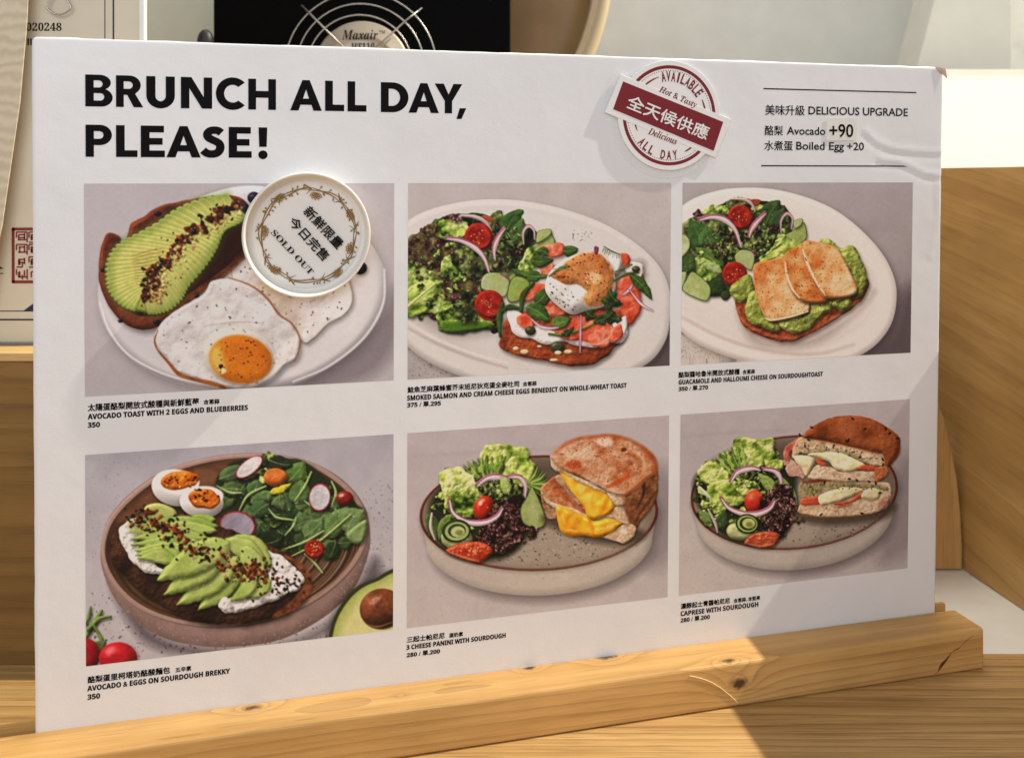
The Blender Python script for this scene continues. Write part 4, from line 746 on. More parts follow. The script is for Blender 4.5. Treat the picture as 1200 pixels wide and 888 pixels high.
    c.blob([(160, 500), (200, 480), (270, 490), (280, 530), (220, 556), (170, 540)], (150, 164, 104), dome=18, shadow=(4, 7, 7, .5), bump=((24, 4),)); c.blob(ell(220, 484, 58, 46, -6), (34, 58, 26), dome=10, shadow=(3, 5, 5, .5)); c.blob(ell(222, 486, 48, 37, -6), (154, 168, 108), feather=3); c.blob(ell(222, 484, 36, 28, -6), (44, 70, 32), feather=3); c.blob(ell(226, 488, 28, 22, -6), (176, 184, 120), feather=4); c.blob(ell(232, 492, 16, 12), (120, 132, 70), feather=5)
    c.blob([(180, 560), (230, 536), (310, 528), (360, 552), (356, 580), (310, 612), (250, 600), (200, 582)], (156, 40, 22), col2=(196, 84, 44), tex=30, dome=14, spec=.35, bump=((18, 6),), kk=.8, shadow=(4, 6, 6, .5)); c.line([(188, 566), (250, 590), (310, 606)], [2, 4, 2], (214, 140, 100), feather=4, alpha=.7); c.specks(16, [(210, 560), (330, 550), (300, 590)], [(226, 170, 110)], (1.5, 4))
    # toasted cheese sandwich, two halves stacked
    c.blob([(560, 440), (620, 420), (960, 480), (920, 540), (760, 530), (620, 480)], (70, 56, 46), feather=30, alpha=.8)
    T = lambda q: [(x*.577+512.3, y*.577+51.2) for x, y in q]
    FACE = [(0, (112, 48, 20)), (.22, (166, 84, 40)), (.45, (190, 124, 84)), (.7, (204, 158, 126)), (1, (222, 190, 164))]
    CHE = [(0, (206, 112, 14)), (.4, (228, 146, 24)), (.75, (242, 178, 44)), (1, (250, 208, 104))]
    def bread(q, R, sc, v, b=0, am=.5, **kw): tex(c, T(q), R, sc, v, b, am, **{**dict(dome=6, bump=((10, 3, v), (5, 1.2, v)), rough=((14, 3), (6, 1.5)), shadow=(2, 4, 5, .4)), **kw})
    def mel(q, v): tex(c, T(q), CHE, 90, v, .04, .34, dome=18, bump=((70, 14, v), (30, 2.5, v)), spec=.3, rough=((26, 4),), shadow=(2, 4, 5, .35))
    bread([(870, 320), (892, 400), (882, 520), (840, 600), (750, 720), (735, 765), (660, 836), (600, 815), (690, 700), (650, 560), (640, 490), (740, 440)], [(0, (60, 32, 18)), (.4, (108, 64, 36)), (.75, (150, 96, 58)), (1, (186, 132, 92))], 30, 3)
    c.line(T([(870, 370), (800, 400), (790, 500), (740, 600)]), [2, 7, 5, 2], (44, 26, 18), feather=9, alpha=.85); c.line(T([(880, 480), (820, 560), (760, 640), (740, 700)]), [2, 4, 5, 2], (70, 40, 24), feather=8, alpha=.7)
    bread([(80, 480), (130, 530), (190, 590), (190, 665), (130, 660), (92, 580)], CRUMB, 24, 5, -.25)
    bread([(75, 460), (110, 420), (185, 372), (230, 425), (300, 495), (350, 555), (410, 650), (330, 625), (200, 575), (130, 540), (90, 495)], FACE, 40, 4, -.08)
    c.line(T([(170, 400), (240, 500), (330, 590)]), [3, 10, 5], (150, 64, 26), feather=14, alpha=.6)
    bread([(85, 480), (130, 530), (200, 568), (310, 600), (410, 645), (400, 668), (300, 630), (200, 600), (120, 560)], CRUMB, 20, 6, .12)
    bread([(505, 795), (560, 765), (640, 715), (700, 705), (738, 735), (722, 790), (650, 838), (590, 820)], CRUMB, 24, 8, .1); bread([(530, 650), (590, 596), (645, 600), (695, 690), (660, 706), (580, 668)], CRUMB, 24, 9, .16)
    mel([(183, 605), (212, 582), (300, 612), (400, 652), (450, 684), (560, 662), (640, 700), (606, 742), (540, 780), (465, 797), (380, 786), (280, 786), (222, 752), (196, 690)], 9)
    for q, w_ in (([(260, 745), (330, 752)], 9), ([(480, 740), (580, 720)], 8), ([(540, 720), (610, 700)], 6), ([(230, 640), (240, 700)], 6)): c.line(T(q), [2, w_, 2], (252, 214, 130), feather=10, alpha=.75)
    c.line(T([(420, 690), (440, 740), (440, 790)]), [3, 6, 3], (196, 104, 14), feather=12, alpha=.6); c.line(T([(200, 610), (230, 690), (260, 740)]), [2, 4, 2], (210, 120, 24), feather=10, alpha=.5)
    bread([(185, 375), (230, 370), (260, 430), (330, 520), (360, 570), (330, 560), (250, 470), (190, 420)], CRUMB, 20, 10, -.1)
    mel([(196, 325), (240, 328), (300, 372), (400, 405), (500, 462), (580, 512), (592, 580), (562, 632), (500, 662), (440, 672), (402, 652), (380, 590), (340, 532), (290, 482), (252, 422), (228, 372)], 11)
    c.blob(T([(330, 430), (370, 425), (385, 470), (345, 490)]), (252, 208, 110), feather=10, alpha=.7); c.line(T([(400, 520), (420, 600), (450, 650)]), [3, 9, 4], (250, 200, 80), feather=12, alpha=.6); c.line(T([(540, 520), (520, 590), (480, 650)]), [3, 8, 4], (204, 116, 16), feather=14, alpha=.6); c.line(T([(250, 350), (290, 450), (350, 530)]), [3, 6, 3], (250, 196, 70), feather=8, alpha=.6)
    bread([(146, 232), (175, 262), (240, 330), (310, 364), (400, 402), (480, 446), (560, 490), (650, 500), (662, 560), (600, 570), (540, 500), (460, 462), (380, 430), (300, 390), (230, 345), (185, 335), (152, 300)], CRUMB, 22, 12, .2)
    bread([(148, 228), (170, 200), (250, 140), (350, 105), (460, 90), (560, 84), (680, 110), (790, 168), (860, 230), (886, 300), (880, 348), (820, 384), (740, 452), (690, 492), (655, 504), (600, 500), (556, 486), (480, 444), (400, 400), (310, 360), (240, 328), (192, 300), (160, 258)], FACE, 84, 13, .06, .82, dome=9, shadow=(2, 5, 5, .4))
    c.line(T([(160, 222), (250, 150), (350, 112), (460, 96), (560, 90), (680, 118), (785, 176), (850, 236), (874, 300), (866, 345)]), [3, 5, 6, 4, 5, 7, 9, 10, 12, 9], (156, 74, 32), feather=13, alpha=.75)
    c.blob(T([(270, 270), (350, 268), (355, 310), (300, 322), (262, 300)]), (180, 70, 28), feather=12, alpha=.85); c.line(T([(540, 450), (620, 410), (700, 360)]), [5, 11, 5], (186, 74, 26), feather=12, alpha=.85); c.blob(T([(460, 120), (540, 105), (580, 130), (560, 165), (490, 160)]), (226, 204, 188), feather=14, alpha=.8); c.blob(T([(640, 180), (670, 178), (668, 200), (640, 200)]), (96, 40, 20), feather=7)
    c.line(T([(700, 180), (780, 240), (800, 320)]), [4, 9, 5], (222, 196, 164), feather=14, alpha=.6); c.line(T([(640, 250), (720, 260), (740, 330)]), [3, 8, 4], (218, 186, 154), feather=14, alpha=.5); c.line(T([(570, 240), (620, 300), (600, 380)]), [3, 10, 4], (172, 88, 46), feather=16, alpha=.5)
    fq = T([(200, 220), (360, 120), (560, 100), (760, 180), (860, 300), (700, 460), (560, 470), (320, 350)]); c.specks(240, fq, [(150, 84, 50), (120, 56, 28), (224, 196, 172), (170, 100, 66)], (1, 3.4), alpha=.6); c.specks(60, fq, [(92, 40, 22)], (1, 2.6), alpha=.7)
    c.line(T([(660, 500), (740, 452), (820, 384), (876, 350)]), [3, 7, 7, 4], (160, 88, 46), feather=8, alpha=.8); c.line(T([(650, 520), (690, 620), (700, 690)]), [6, 12, 8], (170, 100, 62), feather=14, alpha=.7, col2=(110, 60, 34), tex=14, ta=1.8)
    c.specks(190, [(110, 420), (200, 240), (500, 160), (560, 440), (400, 580), (200, 600)], [(246, 246, 238), (226, 232, 210)], (.7, 2.0), alpha=.55); c.specks(40, [(600, 380), (860, 340), (880, 480), (660, 500)], [(250, 244, 234)], (.7, 1.8), alpha=.5)
    c.finish(); return c
def pic_f():
    c = Press(1077, 888, 6)
    c.fill([(0, (172, 162, 163)), (.35, (170, 160, 160)), (.7, (180, 170, 166)), (1, (186, 175, 168))], 50, 7, -.06)
    c.line([(20, 180), (250, 160), (500, 150)], [3, 5, 3], (156, 146, 147), feather=20, alpha=.5); c.specks(140, [(20, 560), (200, 740), (600, 790), (1030, 600), (1030, 760), (20, 880)], [(140, 128, 124), (200, 190, 182)], (1, 2.6), alpha=.5)
    c.blob([(980, 300), (1077, 300), (1077, 640), (900, 720)], (124, 112, 114), feather=90, alpha=.6)
    sandplate(c, 530, 424, 460, 252, -5, 96)
    reg = [(90, 400), (110, 300), (230, 250), (300, 190), (430, 200), (470, 300), (520, 400), (480, 600), (300, 620), (160, 560)]
    c.blob([(90, 440), (140, 320), (480, 300), (540, 420), (460, 640), (220, 620)], (28, 34, 22), feather=30, alpha=.9)
    c.tangle(reg, 70, ['green', 'dark', 'light', 'green'], (14, 34))
    c.frill([(255, 225), (280, 185), (330, 178), (400, 185), (440, 190), (440, 270), (400, 310), (330, 320), (270, 290)], 'light', 1, 44); c.frill([(400, 280), (480, 285), (480, 325), (420, 330)], 'light', 2, 26)
    for i in range(14):
        a = 3.3+i*.1; q = np.array([230+i*6, 380-i*4.]); c.leaf(q, q+np.array([math.cos(a)*140, math.sin(a)*120]), 16, [(104, 142, 52), (140, 172, 76), (80, 116, 42)][i % 3], bend=(i % 5-2)*6, lobes=3, vein=(196, 208, 140))
    c.frill([(105, 320), (170, 290), (230, 330), (240, 380), (170, 390), (120, 370)], 'light', 3, 36); c.frill([(150, 390), (250, 370), (330, 390), (340, 440), (280, 480), (180, 520), (150, 460)], 'light', 4, 38)
    c.tangle([(90, 420), (160, 430), (220, 540), (180, 600), (110, 530)], 26, ['green', 'dark', 'light'], (12, 26)); c.leaf((165, 555), (110, 510), 26, (100, 134, 70), vein=(160, 180, 120)); c.leaf((200, 590), (220, 500), 28, (54, 84, 44)); c.line([(150, 500), (180, 560), (190, 600)], [4, 7, 3], (186, 166, 160), dome=6); c.line([(110, 400), (140, 430), (160, 450)], [5, 8, 4], (206, 212, 176), dome=6)
    c.frill([(270, 380), (340, 370), (380, 400), (340, 440), (280, 420)], 'light', 6, 26)
    c.tangle([(280, 340), (400, 320), (440, 380), (380, 410), (300, 390)], 30, ['dark', 'dark', 'green', 'stem'], (9, 22))
    c.cuke([(460, 340), (500, 370), (540, 430), (545, 500), (500, 500), (480, 420)], (128, 142, 84), w=7); c.line([(462, 340), (508, 378), (522, 430), (512, 450)], [4, 6, 6, 3], (36, 56, 26), dome=4)
    c.onion([(246, 372), (280, 330), (340, 314), (376, 320)], 14, (206, 180, 186)); c.onion([(390, 316), (440, 326), (464, 352), (470, 390)], 15, (196, 168, 172)); c.leaf((440, 420), (370, 340), 26, (130, 156, 78), bend=6, vein=(190, 204, 140))
    c.tomato(352, 462, 42, 50, 10, False, (190, 44, 26)); c.blob([(318, 440), (350, 416), (384, 430), (370, 448), (330, 460)], (214, 96, 60), feather=10, alpha=.7)
    reg2 = [(390, 440), (440, 400), (500, 390), (530, 470), (520, 560), (470, 620), (410, 590), (380, 540)]
    c.blob(reg2, (30, 14, 16), rough=((24, 12),), shadow=(4, 8, 8, .6), feather=6); c.tangle(reg2, 120, ['purple', 'purple', 'purple', 'red'], (8, 22)); c.specks(70, reg2, [(170, 120, 116), (130, 84, 84), (200, 160, 150)], (1.5, 4.5), alpha=.7)
    c.onion([(204, 446), (240, 490), (310, 516), (370, 514), (420, 490), (440, 456)], 15, (214, 186, 186))
    c.blob([(230, 590), (260, 560), (340, 580), (370, 600), (320, 634), (250, 626)], (176, 184, 124), dome=24, shadow=(4, 7, 7, .5), bump=((24, 4),), rim=((120, 150, 60), 9, .6)); c.blob(ell(322, 562, 52, 44, 8), (34, 58, 26), dome=10, shadow=(3, 5, 5, .5)); c.blob(ell(322, 562, 44, 36, 8), (160, 176, 100), feather=3); c.blob(ell(324, 562, 37, 30, 8), (40, 64, 28), feather=3); c.blob(ell(328, 560, 28, 22), (186, 188, 110), feather=4); c.blob(ell(332, 566, 16, 12), (126, 132, 66), feather=5)
    c.blob([(310, 640), (350, 606), (430, 596), (462, 616), (440, 660), (380, 670), (320, 656)], (150, 54, 30), col2=(196, 96, 56), tex=26, dome=12, spec=.3, bump=((16, 6),), kk=.8, shadow=(4, 6, 6, .5)); c.line([(316, 648), (380, 660), (440, 650)], [2, 4, 2], (206, 140, 100), feather=4, alpha=.6)
    c.tangle([(530, 530), (580, 530), (580, 555), (540, 560)], 7, ['red'], (8, 14))
    # pressed sandwich, two halves stacked
    c.blob([(530, 500), (640, 520), (960, 470), (930, 540), (700, 570), (560, 550)], (70, 58, 48), feather=30, alpha=.8)
    T = lambda q: [(x*.617+434.6, y*.617+37.8) for x, y in q]
    CR2 = [(0, (136, 98, 68)), (.35, (190, 154, 120)), (.7, (216, 188, 156)), (1, (232, 212, 186))]; GRN = [(0, (92, 84, 44)), (.4, (140, 124, 82)), (.75, (176, 154, 118)), (1, (204, 182, 152))]; CP = [(0, (200, 168, 104)), (.4, (220, 194, 136)), (.75, (232, 212, 164)), (1, (244, 230, 198))]
    def bread(q, R, sc, v, b=0, am=.5, **kw): tex(c, T(q), R, sc, v, b, am, **{**dict(dome=6, bump=((10, 3, v), (5, 1.2, v)), rough=((14, 3), (6, 1.5)), shadow=(2, 4, 5, .35)), **kw})
    def mel(q, v): tex(c, T(q), CP, 60, v, .05, .45, dome=16, bump=((50, 8, v), (16, 1.5, v)), spec=.08, rough=((20, 3),), shadow=(1, 3, 4, .35))
    def tom(q): c.blob(T(q), (190, 62, 36), col2=(214, 104, 70), tex=26, dome=8, spec=.15, kk=.6, shadow=(1, 3, 4, .35), rough=((14, 3),))
    bread([(205, 560), (420, 540), (560, 555), (830, 560), (835, 700), (760, 765), (600, 792), (400, 802), (280, 792), (190, 770), (186, 735), (205, 670)], CR2, 26, 3, .08)
    bread([(205, 552), (400, 542), (560, 552), (800, 575), (825, 612), (700, 592), (560, 592), (450, 612), (340, 655), (205, 672)], GRN, 20, 4)
    c.line(T([(218, 552), (300, 546), (420, 538)]), [4, 8, 3], (124, 48, 32), feather=7, alpha=.9)
    tom([(203, 672), (300, 655), (352, 668), (352, 706), (208, 716)]); mel([(330, 652), (450, 602), (560, 585), (642, 600), (632, 626), (540, 672), (440, 702), (352, 716)], 5); tom([(440, 702), (540, 682), (640, 618), (642, 660), (560, 702), (470, 716)]); mel([(640, 632), (700, 592), (772, 610), (762, 670), (700, 682), (642, 668)], 6)
    c.line(T([(440, 735), (520, 725), (560, 712)]), [2, 6, 2], (150, 70, 44), feather=8, alpha=.7); c.line(T([(200, 790), (400, 802), (600, 792), (740, 766)]), [2, 4, 4, 2], (150, 96, 60), feather=6, alpha=.7); bread([(762, 690), (832, 640), (828, 700), (764, 762)], [(0, (140, 84, 64)), (.5, (184, 130, 108)), (1, (208, 166, 144))], 26, 7)
    bread([(76, 400), (120, 380), (180, 420), (232, 470), (226, 532), (180, 512), (110, 502)], [(0, (150, 104, 84)), (.5, (194, 148, 126)), (1, (220, 190, 168))], 30, 8); bread([(74, 352), (92, 300), (150, 258), (192, 230), (170, 300), (124, 345), (124, 392), (88, 392)], [(0, (150, 64, 50)), (.5, (190, 96, 76)), (1, (220, 170, 150))], 34, 9)
    bread([(260, 525), (268, 488), (320, 428), (420, 448), (500, 482), (600, 474), (740, 478), (800, 500), (760, 545), (600, 546), (400, 540)], CR2, 24, 10, .06)
    bread([(150, 300), (180, 245), (215, 230), (300, 245), (400, 265), (600, 310), (790, 355), (806, 432), (760, 436), (700, 424), (640, 402), (560, 365), (480, 348), (350, 342), (250, 345), (190, 350), (140, 380)], CR2, 24, 11, .02)
    c.line(T([(230, 330), (350, 325), (480, 335), (580, 360), (680, 415)]), [4, 9, 9, 10, 4], (112, 104, 58), feather=12, alpha=.6, col2=(170, 150, 110), tex=12, ta=2)
    mel([(148, 372), (220, 360), (292, 370), (302, 410), (272, 470), (240, 505), (202, 445)], 12); mel([(250, 352), (380, 335), (500, 345), (600, 390), (662, 430), (604, 466), (560, 482), (500, 477), (440, 452), (400, 402), (320, 382)], 13)
    tom([(308, 384), (352, 394), (382, 430), (342, 436), (312, 408)]); tom([(608, 450), (650, 430), (742, 440), (722, 470), (632, 466)])
    bread([(738, 450), (822, 438), (824, 500), (742, 552), (730, 500)], [(0, (140, 70, 36)), (.5, (186, 108, 62)), (1, (204, 140, 92))], 30, 14)
    TOPC = [(0, (92, 40, 18)), (.35, (134, 66, 32)), (.7, (158, 86, 46)), (1, (188, 118, 74))]
    bread([(215, 230), (280, 160), (380, 105), (480, 80), (600, 77), (720, 105), (830, 160), (900, 220), (914, 272), (902, 350), (862, 412), (832, 442), (804, 424), (790, 355), (740, 345), (600, 310), (480, 280), (400, 265), (300, 245)], TOPC, 70, 15, 0, .5, dome=26, bump=((16, 3, 15), (6, 1.2, 15)))
    c.line(T([(300, 250), (400, 268), (600, 312), (780, 352)]), [2, 4, 4, 3], (186, 122, 80), feather=7, alpha=.7); c.line(T([(900, 240), (900, 340), (850, 410)]), [5, 10, 6], (104, 50, 24), feather=14, alpha=.7); c.blob(T([(480, 120), (600, 110), (700, 160), (560, 200), (440, 180)]), (176, 104, 62), feather=50, alpha=.5)
    fq = T([(280, 180), (560, 90), (860, 200), (890, 330), (700, 330), (420, 250)]); c.specks(160, fq, [(104, 48, 22), (186, 116, 72), (120, 60, 30)], (1, 3), alpha=.55)
    for i, (x, y) in enumerate(((258, 250), (232, 295), (438, 292), (200, 342), (575, 98), (812, 170), (840, 202), (896, 238), (530, 258), (545, 250), (662, 172), (550, 528), (605, 540), (372, 555), (348, 784), (640, 775), (790, 390), (792, 428), (625, 375), (280, 160), (195, 215), (88, 440), (770, 630), (690, 548), (740, 560))):
        q = T([(x, y)])[0]; c.blob(ell(q[0], q[1], 8.5, 4.2, 30+i*47, 12), (26, 20, 20), dome=4, feather=2)
    c.specks(110, T([(170, 260), (620, 320), (780, 380), (700, 410), (480, 340), (180, 345)]), [(70, 80, 40), (56, 50, 34), (104, 108, 66)], (1, 3.4)); c.specks(110, T([(210, 560), (800, 585), (800, 610), (460, 605), (230, 660)]), [(70, 80, 40), (50, 46, 32), (110, 112, 70)], (1, 3.4)); c.specks(90, T([(200, 720), (740, 690), (740, 760), (260, 785)]), [(150, 110, 84), (226, 206, 184), (96, 80, 56)], (1, 3), alpha=.7); c.specks(50, T([(270, 480), (760, 490), (740, 540), (280, 520)]), [(120, 96, 66), (226, 206, 184)], (1, 3), alpha=.7)
    c.specks(190, [(100, 400), (260, 200), (440, 200), (530, 440), (440, 640), (200, 600)], [(246, 246, 238), (226, 232, 210)], (.7, 2.0), alpha=.55); c.specks(40, [(540, 260), (900, 300), (900, 480), (560, 500)], [(250, 244, 234)], (.7, 1.8), alpha=.5)
    c.finish(); return c
# ------------------------------------------------------------------ the menu board and its print layout
HM = np.array([400.931127, -2.074497, 98.406697, 17.293491, -370.007655, 215.355491, 0.081863, -0.007307, 1]).reshape(3, 3)     # slanted view of the printed sheet -> flat sheet
HI = np.linalg.inv(HM); KY = 1.01494
def lay(x, y):
    v = HI @ np.array([x, y, 1.]); return np.array([v[0]/v[2]*U, v[1]/v[2]*KY*U])
AX = Vector((.968769, .247964, 0)).normalized(); AY = Vector((.0, -.0218, .99974)); AY = (AY-AX*AY.dot(AX)).normalized(); AZ = AX.cross(AY)
ORG = W(-1.38121, 3.02901, -.019414)
BM = Matrix((AX, AY, AZ)).transposed().to_4x4()
BX0, BX1, BY0, BY1 = -.1525*U, 3.236*U, -1.86*KY*U, .461*KY*U
base = ORG+AY*BY0
board = thing('menu_board', 'large white foam menu board of six printed dishes, titled BRUNCH ALL DAY', 'menu board', base, BM.to_euler())
def on(name, bm, m, parent=None, dx=0., dy=0., dz=0., **kw):
    """put a mesh drawn in sheet coordinates onto the board"""
    par = parent or board
    v = Vector((dx, dy-BY0 if par is board else dy, dz))
    if isinstance(bm, bmesh.types.BMesh): bmesh.ops.translate(bm, verts=bm.verts[:], vec=v)
    else: bm.transform(Matrix.Translation(v))
    return obj(name, bm, m, par, **kw)
k = Nodes('coated_paper'); v = k.coords(); k.l(k.ramp(k.noise(v, 26, 4), [(.3, (.78, .782, .79)), (.7, (.81, .81, .815))]), k.p.inputs['Base Color']); k.p.inputs['Roughness'].default_value = .42; k.p.inputs['Specular IOR Level'].default_value = .4
hb = k.math('ADD', k.math('MULTIPLY', k.noise(v, 700, 3), .12), k.math('MULTIPLY', k.noise(v, 24, 3), 1.0)); k.bump(k.math('ADD', hb, k.math('MULTIPLY', k.noise(v, 5, 2), 5.0)), .0012, .4)
sp_ = k.n('MapRange', interpolation_type='SMOOTHSTEP'); k.l(k.noise(v, 420, 2, .4), sp_.inputs[0]); sp_.inputs[1].default_value = .74; sp_.inputs[2].default_value = .8; k.l(k.mix(k.math('MULTIPLY', sp_.outputs[0], .22), k.p.inputs['Base Color'].links[0].from_socket, (.45, .42, .36)), k.p.inputs['Base Color']); PAPER = k.m
INK = plain('black_ink', (.009, .008, .009), .75, 0, .1, spec=.03)
FOAM = plain('foam_core', (.8, .76, .68), .9, 0, .1, 300, .0003)
def creases(x, y):
    u = x/U; w = y/(U*KY); h = 0.0
    for pts, amp, wd in ((((3.235, .12), (3.10, .125), (3.0, .135), (2.93, .16), (2.88, .2)), 1.0, .012), (((3.225, .03), (3.16, .035), (3.10, .06), (3.03, .085), (2.95, .09)), 1.1, .012), (((3.215, .02), (3.22, -.14), (3.19, -.3)), .5, .014)):
        d = 9
        for (ax, ay), (bx, by) in zip(pts, pts[1:]):
            ex, ey = bx-ax, by-ay; t = min(1, max(0, ((u-ax)*ex+(w-ay)*ey)/(ex*ex+ey*ey))); f = (ax+t*ex-u, ay+t*ey-w); q = math.hypot(*f)
            if q < abs(d): d = q if f[1] < 0 else -q
        h += amp*(math.exp(-(d/wd)**2)-.9*math.exp(-((d+wd*1.5)/wd)**2))
    return h*.00032
def foam_panel():
    bm = bmesh.new(); nx, ny = 300, 200; T = .0052; rg = np.random.RandomState(3)
    wob = lambda t, s: .00016*math.sin(t*47+s)+.00012*math.sin(t*113+2*s)*math.sin(t*9+s)+.0001*math.sin(t*290+s)*math.sin(t*21)
    g = []
    E_ = [0, .00018, .0004, .0008, .0014]; xs = [BX0+q for q in E_]+[BX0+.0022+(BX1-BX0-.0044)*i/(nx-10) for i in range(nx-9)]+[BX1-q for q in E_[::-1]]; ys = [BY0+(BY1-BY0-.0022)*j/(ny-5) for j in range(ny-4)]+[BY1-q for q in E_[::-1]]; nx = len(xs)-1; ny = len(ys)-1
    for j, y in enumerate(ys):
        row = []
        for i, x in enumerate(xs):
            xx, yy = x, y; ed = min(x-BX0, BX1-x, BY1-y); z = -.0008*math.exp(-ed/.00035)
            if u_free(x, y): z += creases(x, y)
            if j == ny: yy += wob(x, 1)-(.0011*math.exp(-((x-.022)/.006)**2)+.0012*math.exp(-((x-.004)/.004)**2)+.0008*math.exp(-((x-.1)/.008)**2))
            if i == 0: xx += wob(y, 4)*.7
            if i == nx: xx += wob(y, 7)*.8-.0008*math.exp(-((y-.015)/.02)**2)
            r = .0035; cx = min(x-BX0, BX1-x)
            if cx < r and BY1-y < r:
                k2 = math.hypot(r-cx, r-(BY1-y))
                if k2 > r: s = r/k2; xx = (BX0+r-(r-cx)*s) if x < 0 else (BX1-r+(r-cx)*s); yy = BY1-r+(r-(BY1-y))*s
            row.append(bm.verts.new((xx, yy, z-.00003)))
        g.append(row)
    for j in range(ny):
        for i in range(nx): bm.faces.new((g[j][i], g[j][i+1], g[j+1][i+1], g[j+1][i]))
    loop = [g[0][i] for i in range(nx+1)]+[g[j][nx] for j in range(1, ny+1)]+[g[ny][i] for i in range(nx-1, -1, -1)]+[g[j][0] for j in range(ny-1, 0, -1)]
    bk = [bm.verts.new((p.co.x, p.co.y, -T)) for p in loop]; n = len(loop)
    for i in range(n): bm.faces.new((loop[i], bk[i], bk[(i+1) % n], loop[(i+1) % n]))
    bm.faces.new(bk); return bm
def u_free(x, y): return x > 2.8*U and y > -.4*U
o = on('foam_panel', foam_panel(), PAPER)
for p in o.data.polygons: p.use_smooth = abs(p.normal.z) > .5
# torn corner of the paper skin, curled back
bm = bmesh.new(); v = []
for i in range(7):
    t = i/6; v.append([bm.verts.new(((3.193+.052*t+.006*s)*U, (.462-.006*t*t-.034*s*t-.008*s)*KY*U, .0002+.0008*math.sin(s*1.3)*(.3+t))) for s in (0, .35, .7, 1)])
for a, b in zip(v, v[1:]):
    for j in range(3): bm.faces.new((a[j], b[j], b[j+1], a[j+1]))
tag(on('torn_corner', bm, plain('torn_skin', (.42, .3, .24), .8, 0, .2, 200), smooth=True), 'curled brownish torn corner of the paper skin')
# ---- lettering
def bold(s, up, lo, dg):
    o = ''
    for ch in s:
        if 'A' <= ch <= 'Z': o += chr(up+ord(ch)-65)
        elif 'a' <= ch <= 'z' and lo: o += chr(lo+ord(ch)-97)
        elif '0' <= ch <= '9' and dg: o += chr(dg+ord(ch)-48)
        else: o += ch
    return o
SANSB = lambda s: bold(s, 0x1D5D4, 0x1D5EE, 0x1D7EC)
SERIFB = lambda s: bold(s, 0x1D400, 0x1D41A, 0x1D7CE)
ITALB = lambda s: bold(s, 0x1D468, 0x1D482, 0x1D7CE)
def glyphs(body, offset=0.0, res=3):
    c = bpy.data.curves.new('lettering', 'FONT'); c.body = body; c.resolution_u = res; c.offset = offset
    o = bpy.data.objects.new('lettering', c); COL.objects.link(o); dg = bpy.context.evaluated_depsgraph_get(); dg.update()
    me = bpy.data.meshes.new_from_object(o.evaluated_get(dg), depsgraph=dg)
    v = np.zeros(len(me.vertices)*3); me.vertices.foreach_get('co', v); v = v.reshape(-1, 3)[:, :2].copy(); f = [tuple(p.vertices) for p in me.polygons]
    bpy.data.objects.remove(o); bpy.data.curves.remove(c); bpy.data.meshes.remove(me); return v, f
def type_on(items, z=.00004, fat=0.0):
    """items: (v, f, p0, p1, h): letters fitted to the baseline p0-p1 with height h; fat repeats them a hair apart for heavy weight"""
    bm = bmesh.new(); k = 0
    for v, f, p0, p1, h in items:
        p0 = np.array(p0, float); p1 = np.array(p1, float); d = p1-p0; L = np.hypot(*d); d = d/L; n = np.array([-d[1], d[0]])
        lo = v.min(0); hi = v.max(0); q = (v-lo)/(hi-lo+1e-9); P = p0+np.outer(q[:, 0]*L, d)+np.outer(q[:, 1]*h, n)
        for a, b in ([(0, 0)] if not fat else [(0, 0), (-fat, 0), (fat, 0), (0, fat), (0, -fat), (fat*.7, fat*.7), (-fat*.7, -fat*.7)]):
            zz = z+k*.000003; k = (k+1) % 7; vs = [bm.verts.new((p[0]+a, p[1]+b, zz)) for p in P]
            for t in f:
                try: bm.faces.new([vs[i] for i in t])
                except ValueError: pass
    return faceup(bm)
def row(body, x0, y0, x1, y1, h, off=0.0):
    a, b = lay(x0, y0), lay(x1, y1); t = lay((x0+x1)/2, (y0+y1)/2-h); ym = (a[1]+b[1])/2
    v, f = glyphs(body, off); return (v, f, (a[0], ym), (b[0], ym), t[1]-ym)
# headline, drawn letter by letter: heavy geometric capitals
def arc(cx, cy, rx, ry, a0, a1, n=14): return [(cx+rx*math.cos(math.radians(a0+(a1-a0)*i/n)), cy+ry*math.sin(math.radians(a0+(a1-a0)*i/n))) for i in range(n+1)]
def dhole(x, xc, y0, y1, rx): return [(x, y0)]+arc(xc, (y0+y1)/2, rx, (y1-y0)/2, -90, 90)+[(x, y1)]
SC = [(.57, .80), (.50, .86), (.38, .885), (.25, .86), (.175, .77), (.19, .66), (.30, .58), (.42, .52), (.515, .44), (.54, .31), (.48, .18), (.36, .12), (.22, .12), (.12, .165), (.045, .235)]
def sshape():
    p = np.array(SC); out = []
    for i in range(1, len(p)-2):
        for t in np.linspace(0, 1, 6, endpoint=False): out.append(.5*((2*p[i])+(p[i+1]-p[i-1])*t+(2*p[i-1]-5*p[i]+4*p[i+1]-p[i+2])*t*t+(3*p[i]-p[i-1]-3*p[i+1]+p[i+2])*t**3))
    out = np.array([p[0]]+out+[p[-2], p[-1]]); t = np.gradient(out, axis=0); t /= np.linalg.norm(t, axis=1)[:, None]; n = np.c_[-t[:, 1], t[:, 0]]*.122
    return [tuple(q) for q in np.vstack([out+n, (out-n)[::-1]])]
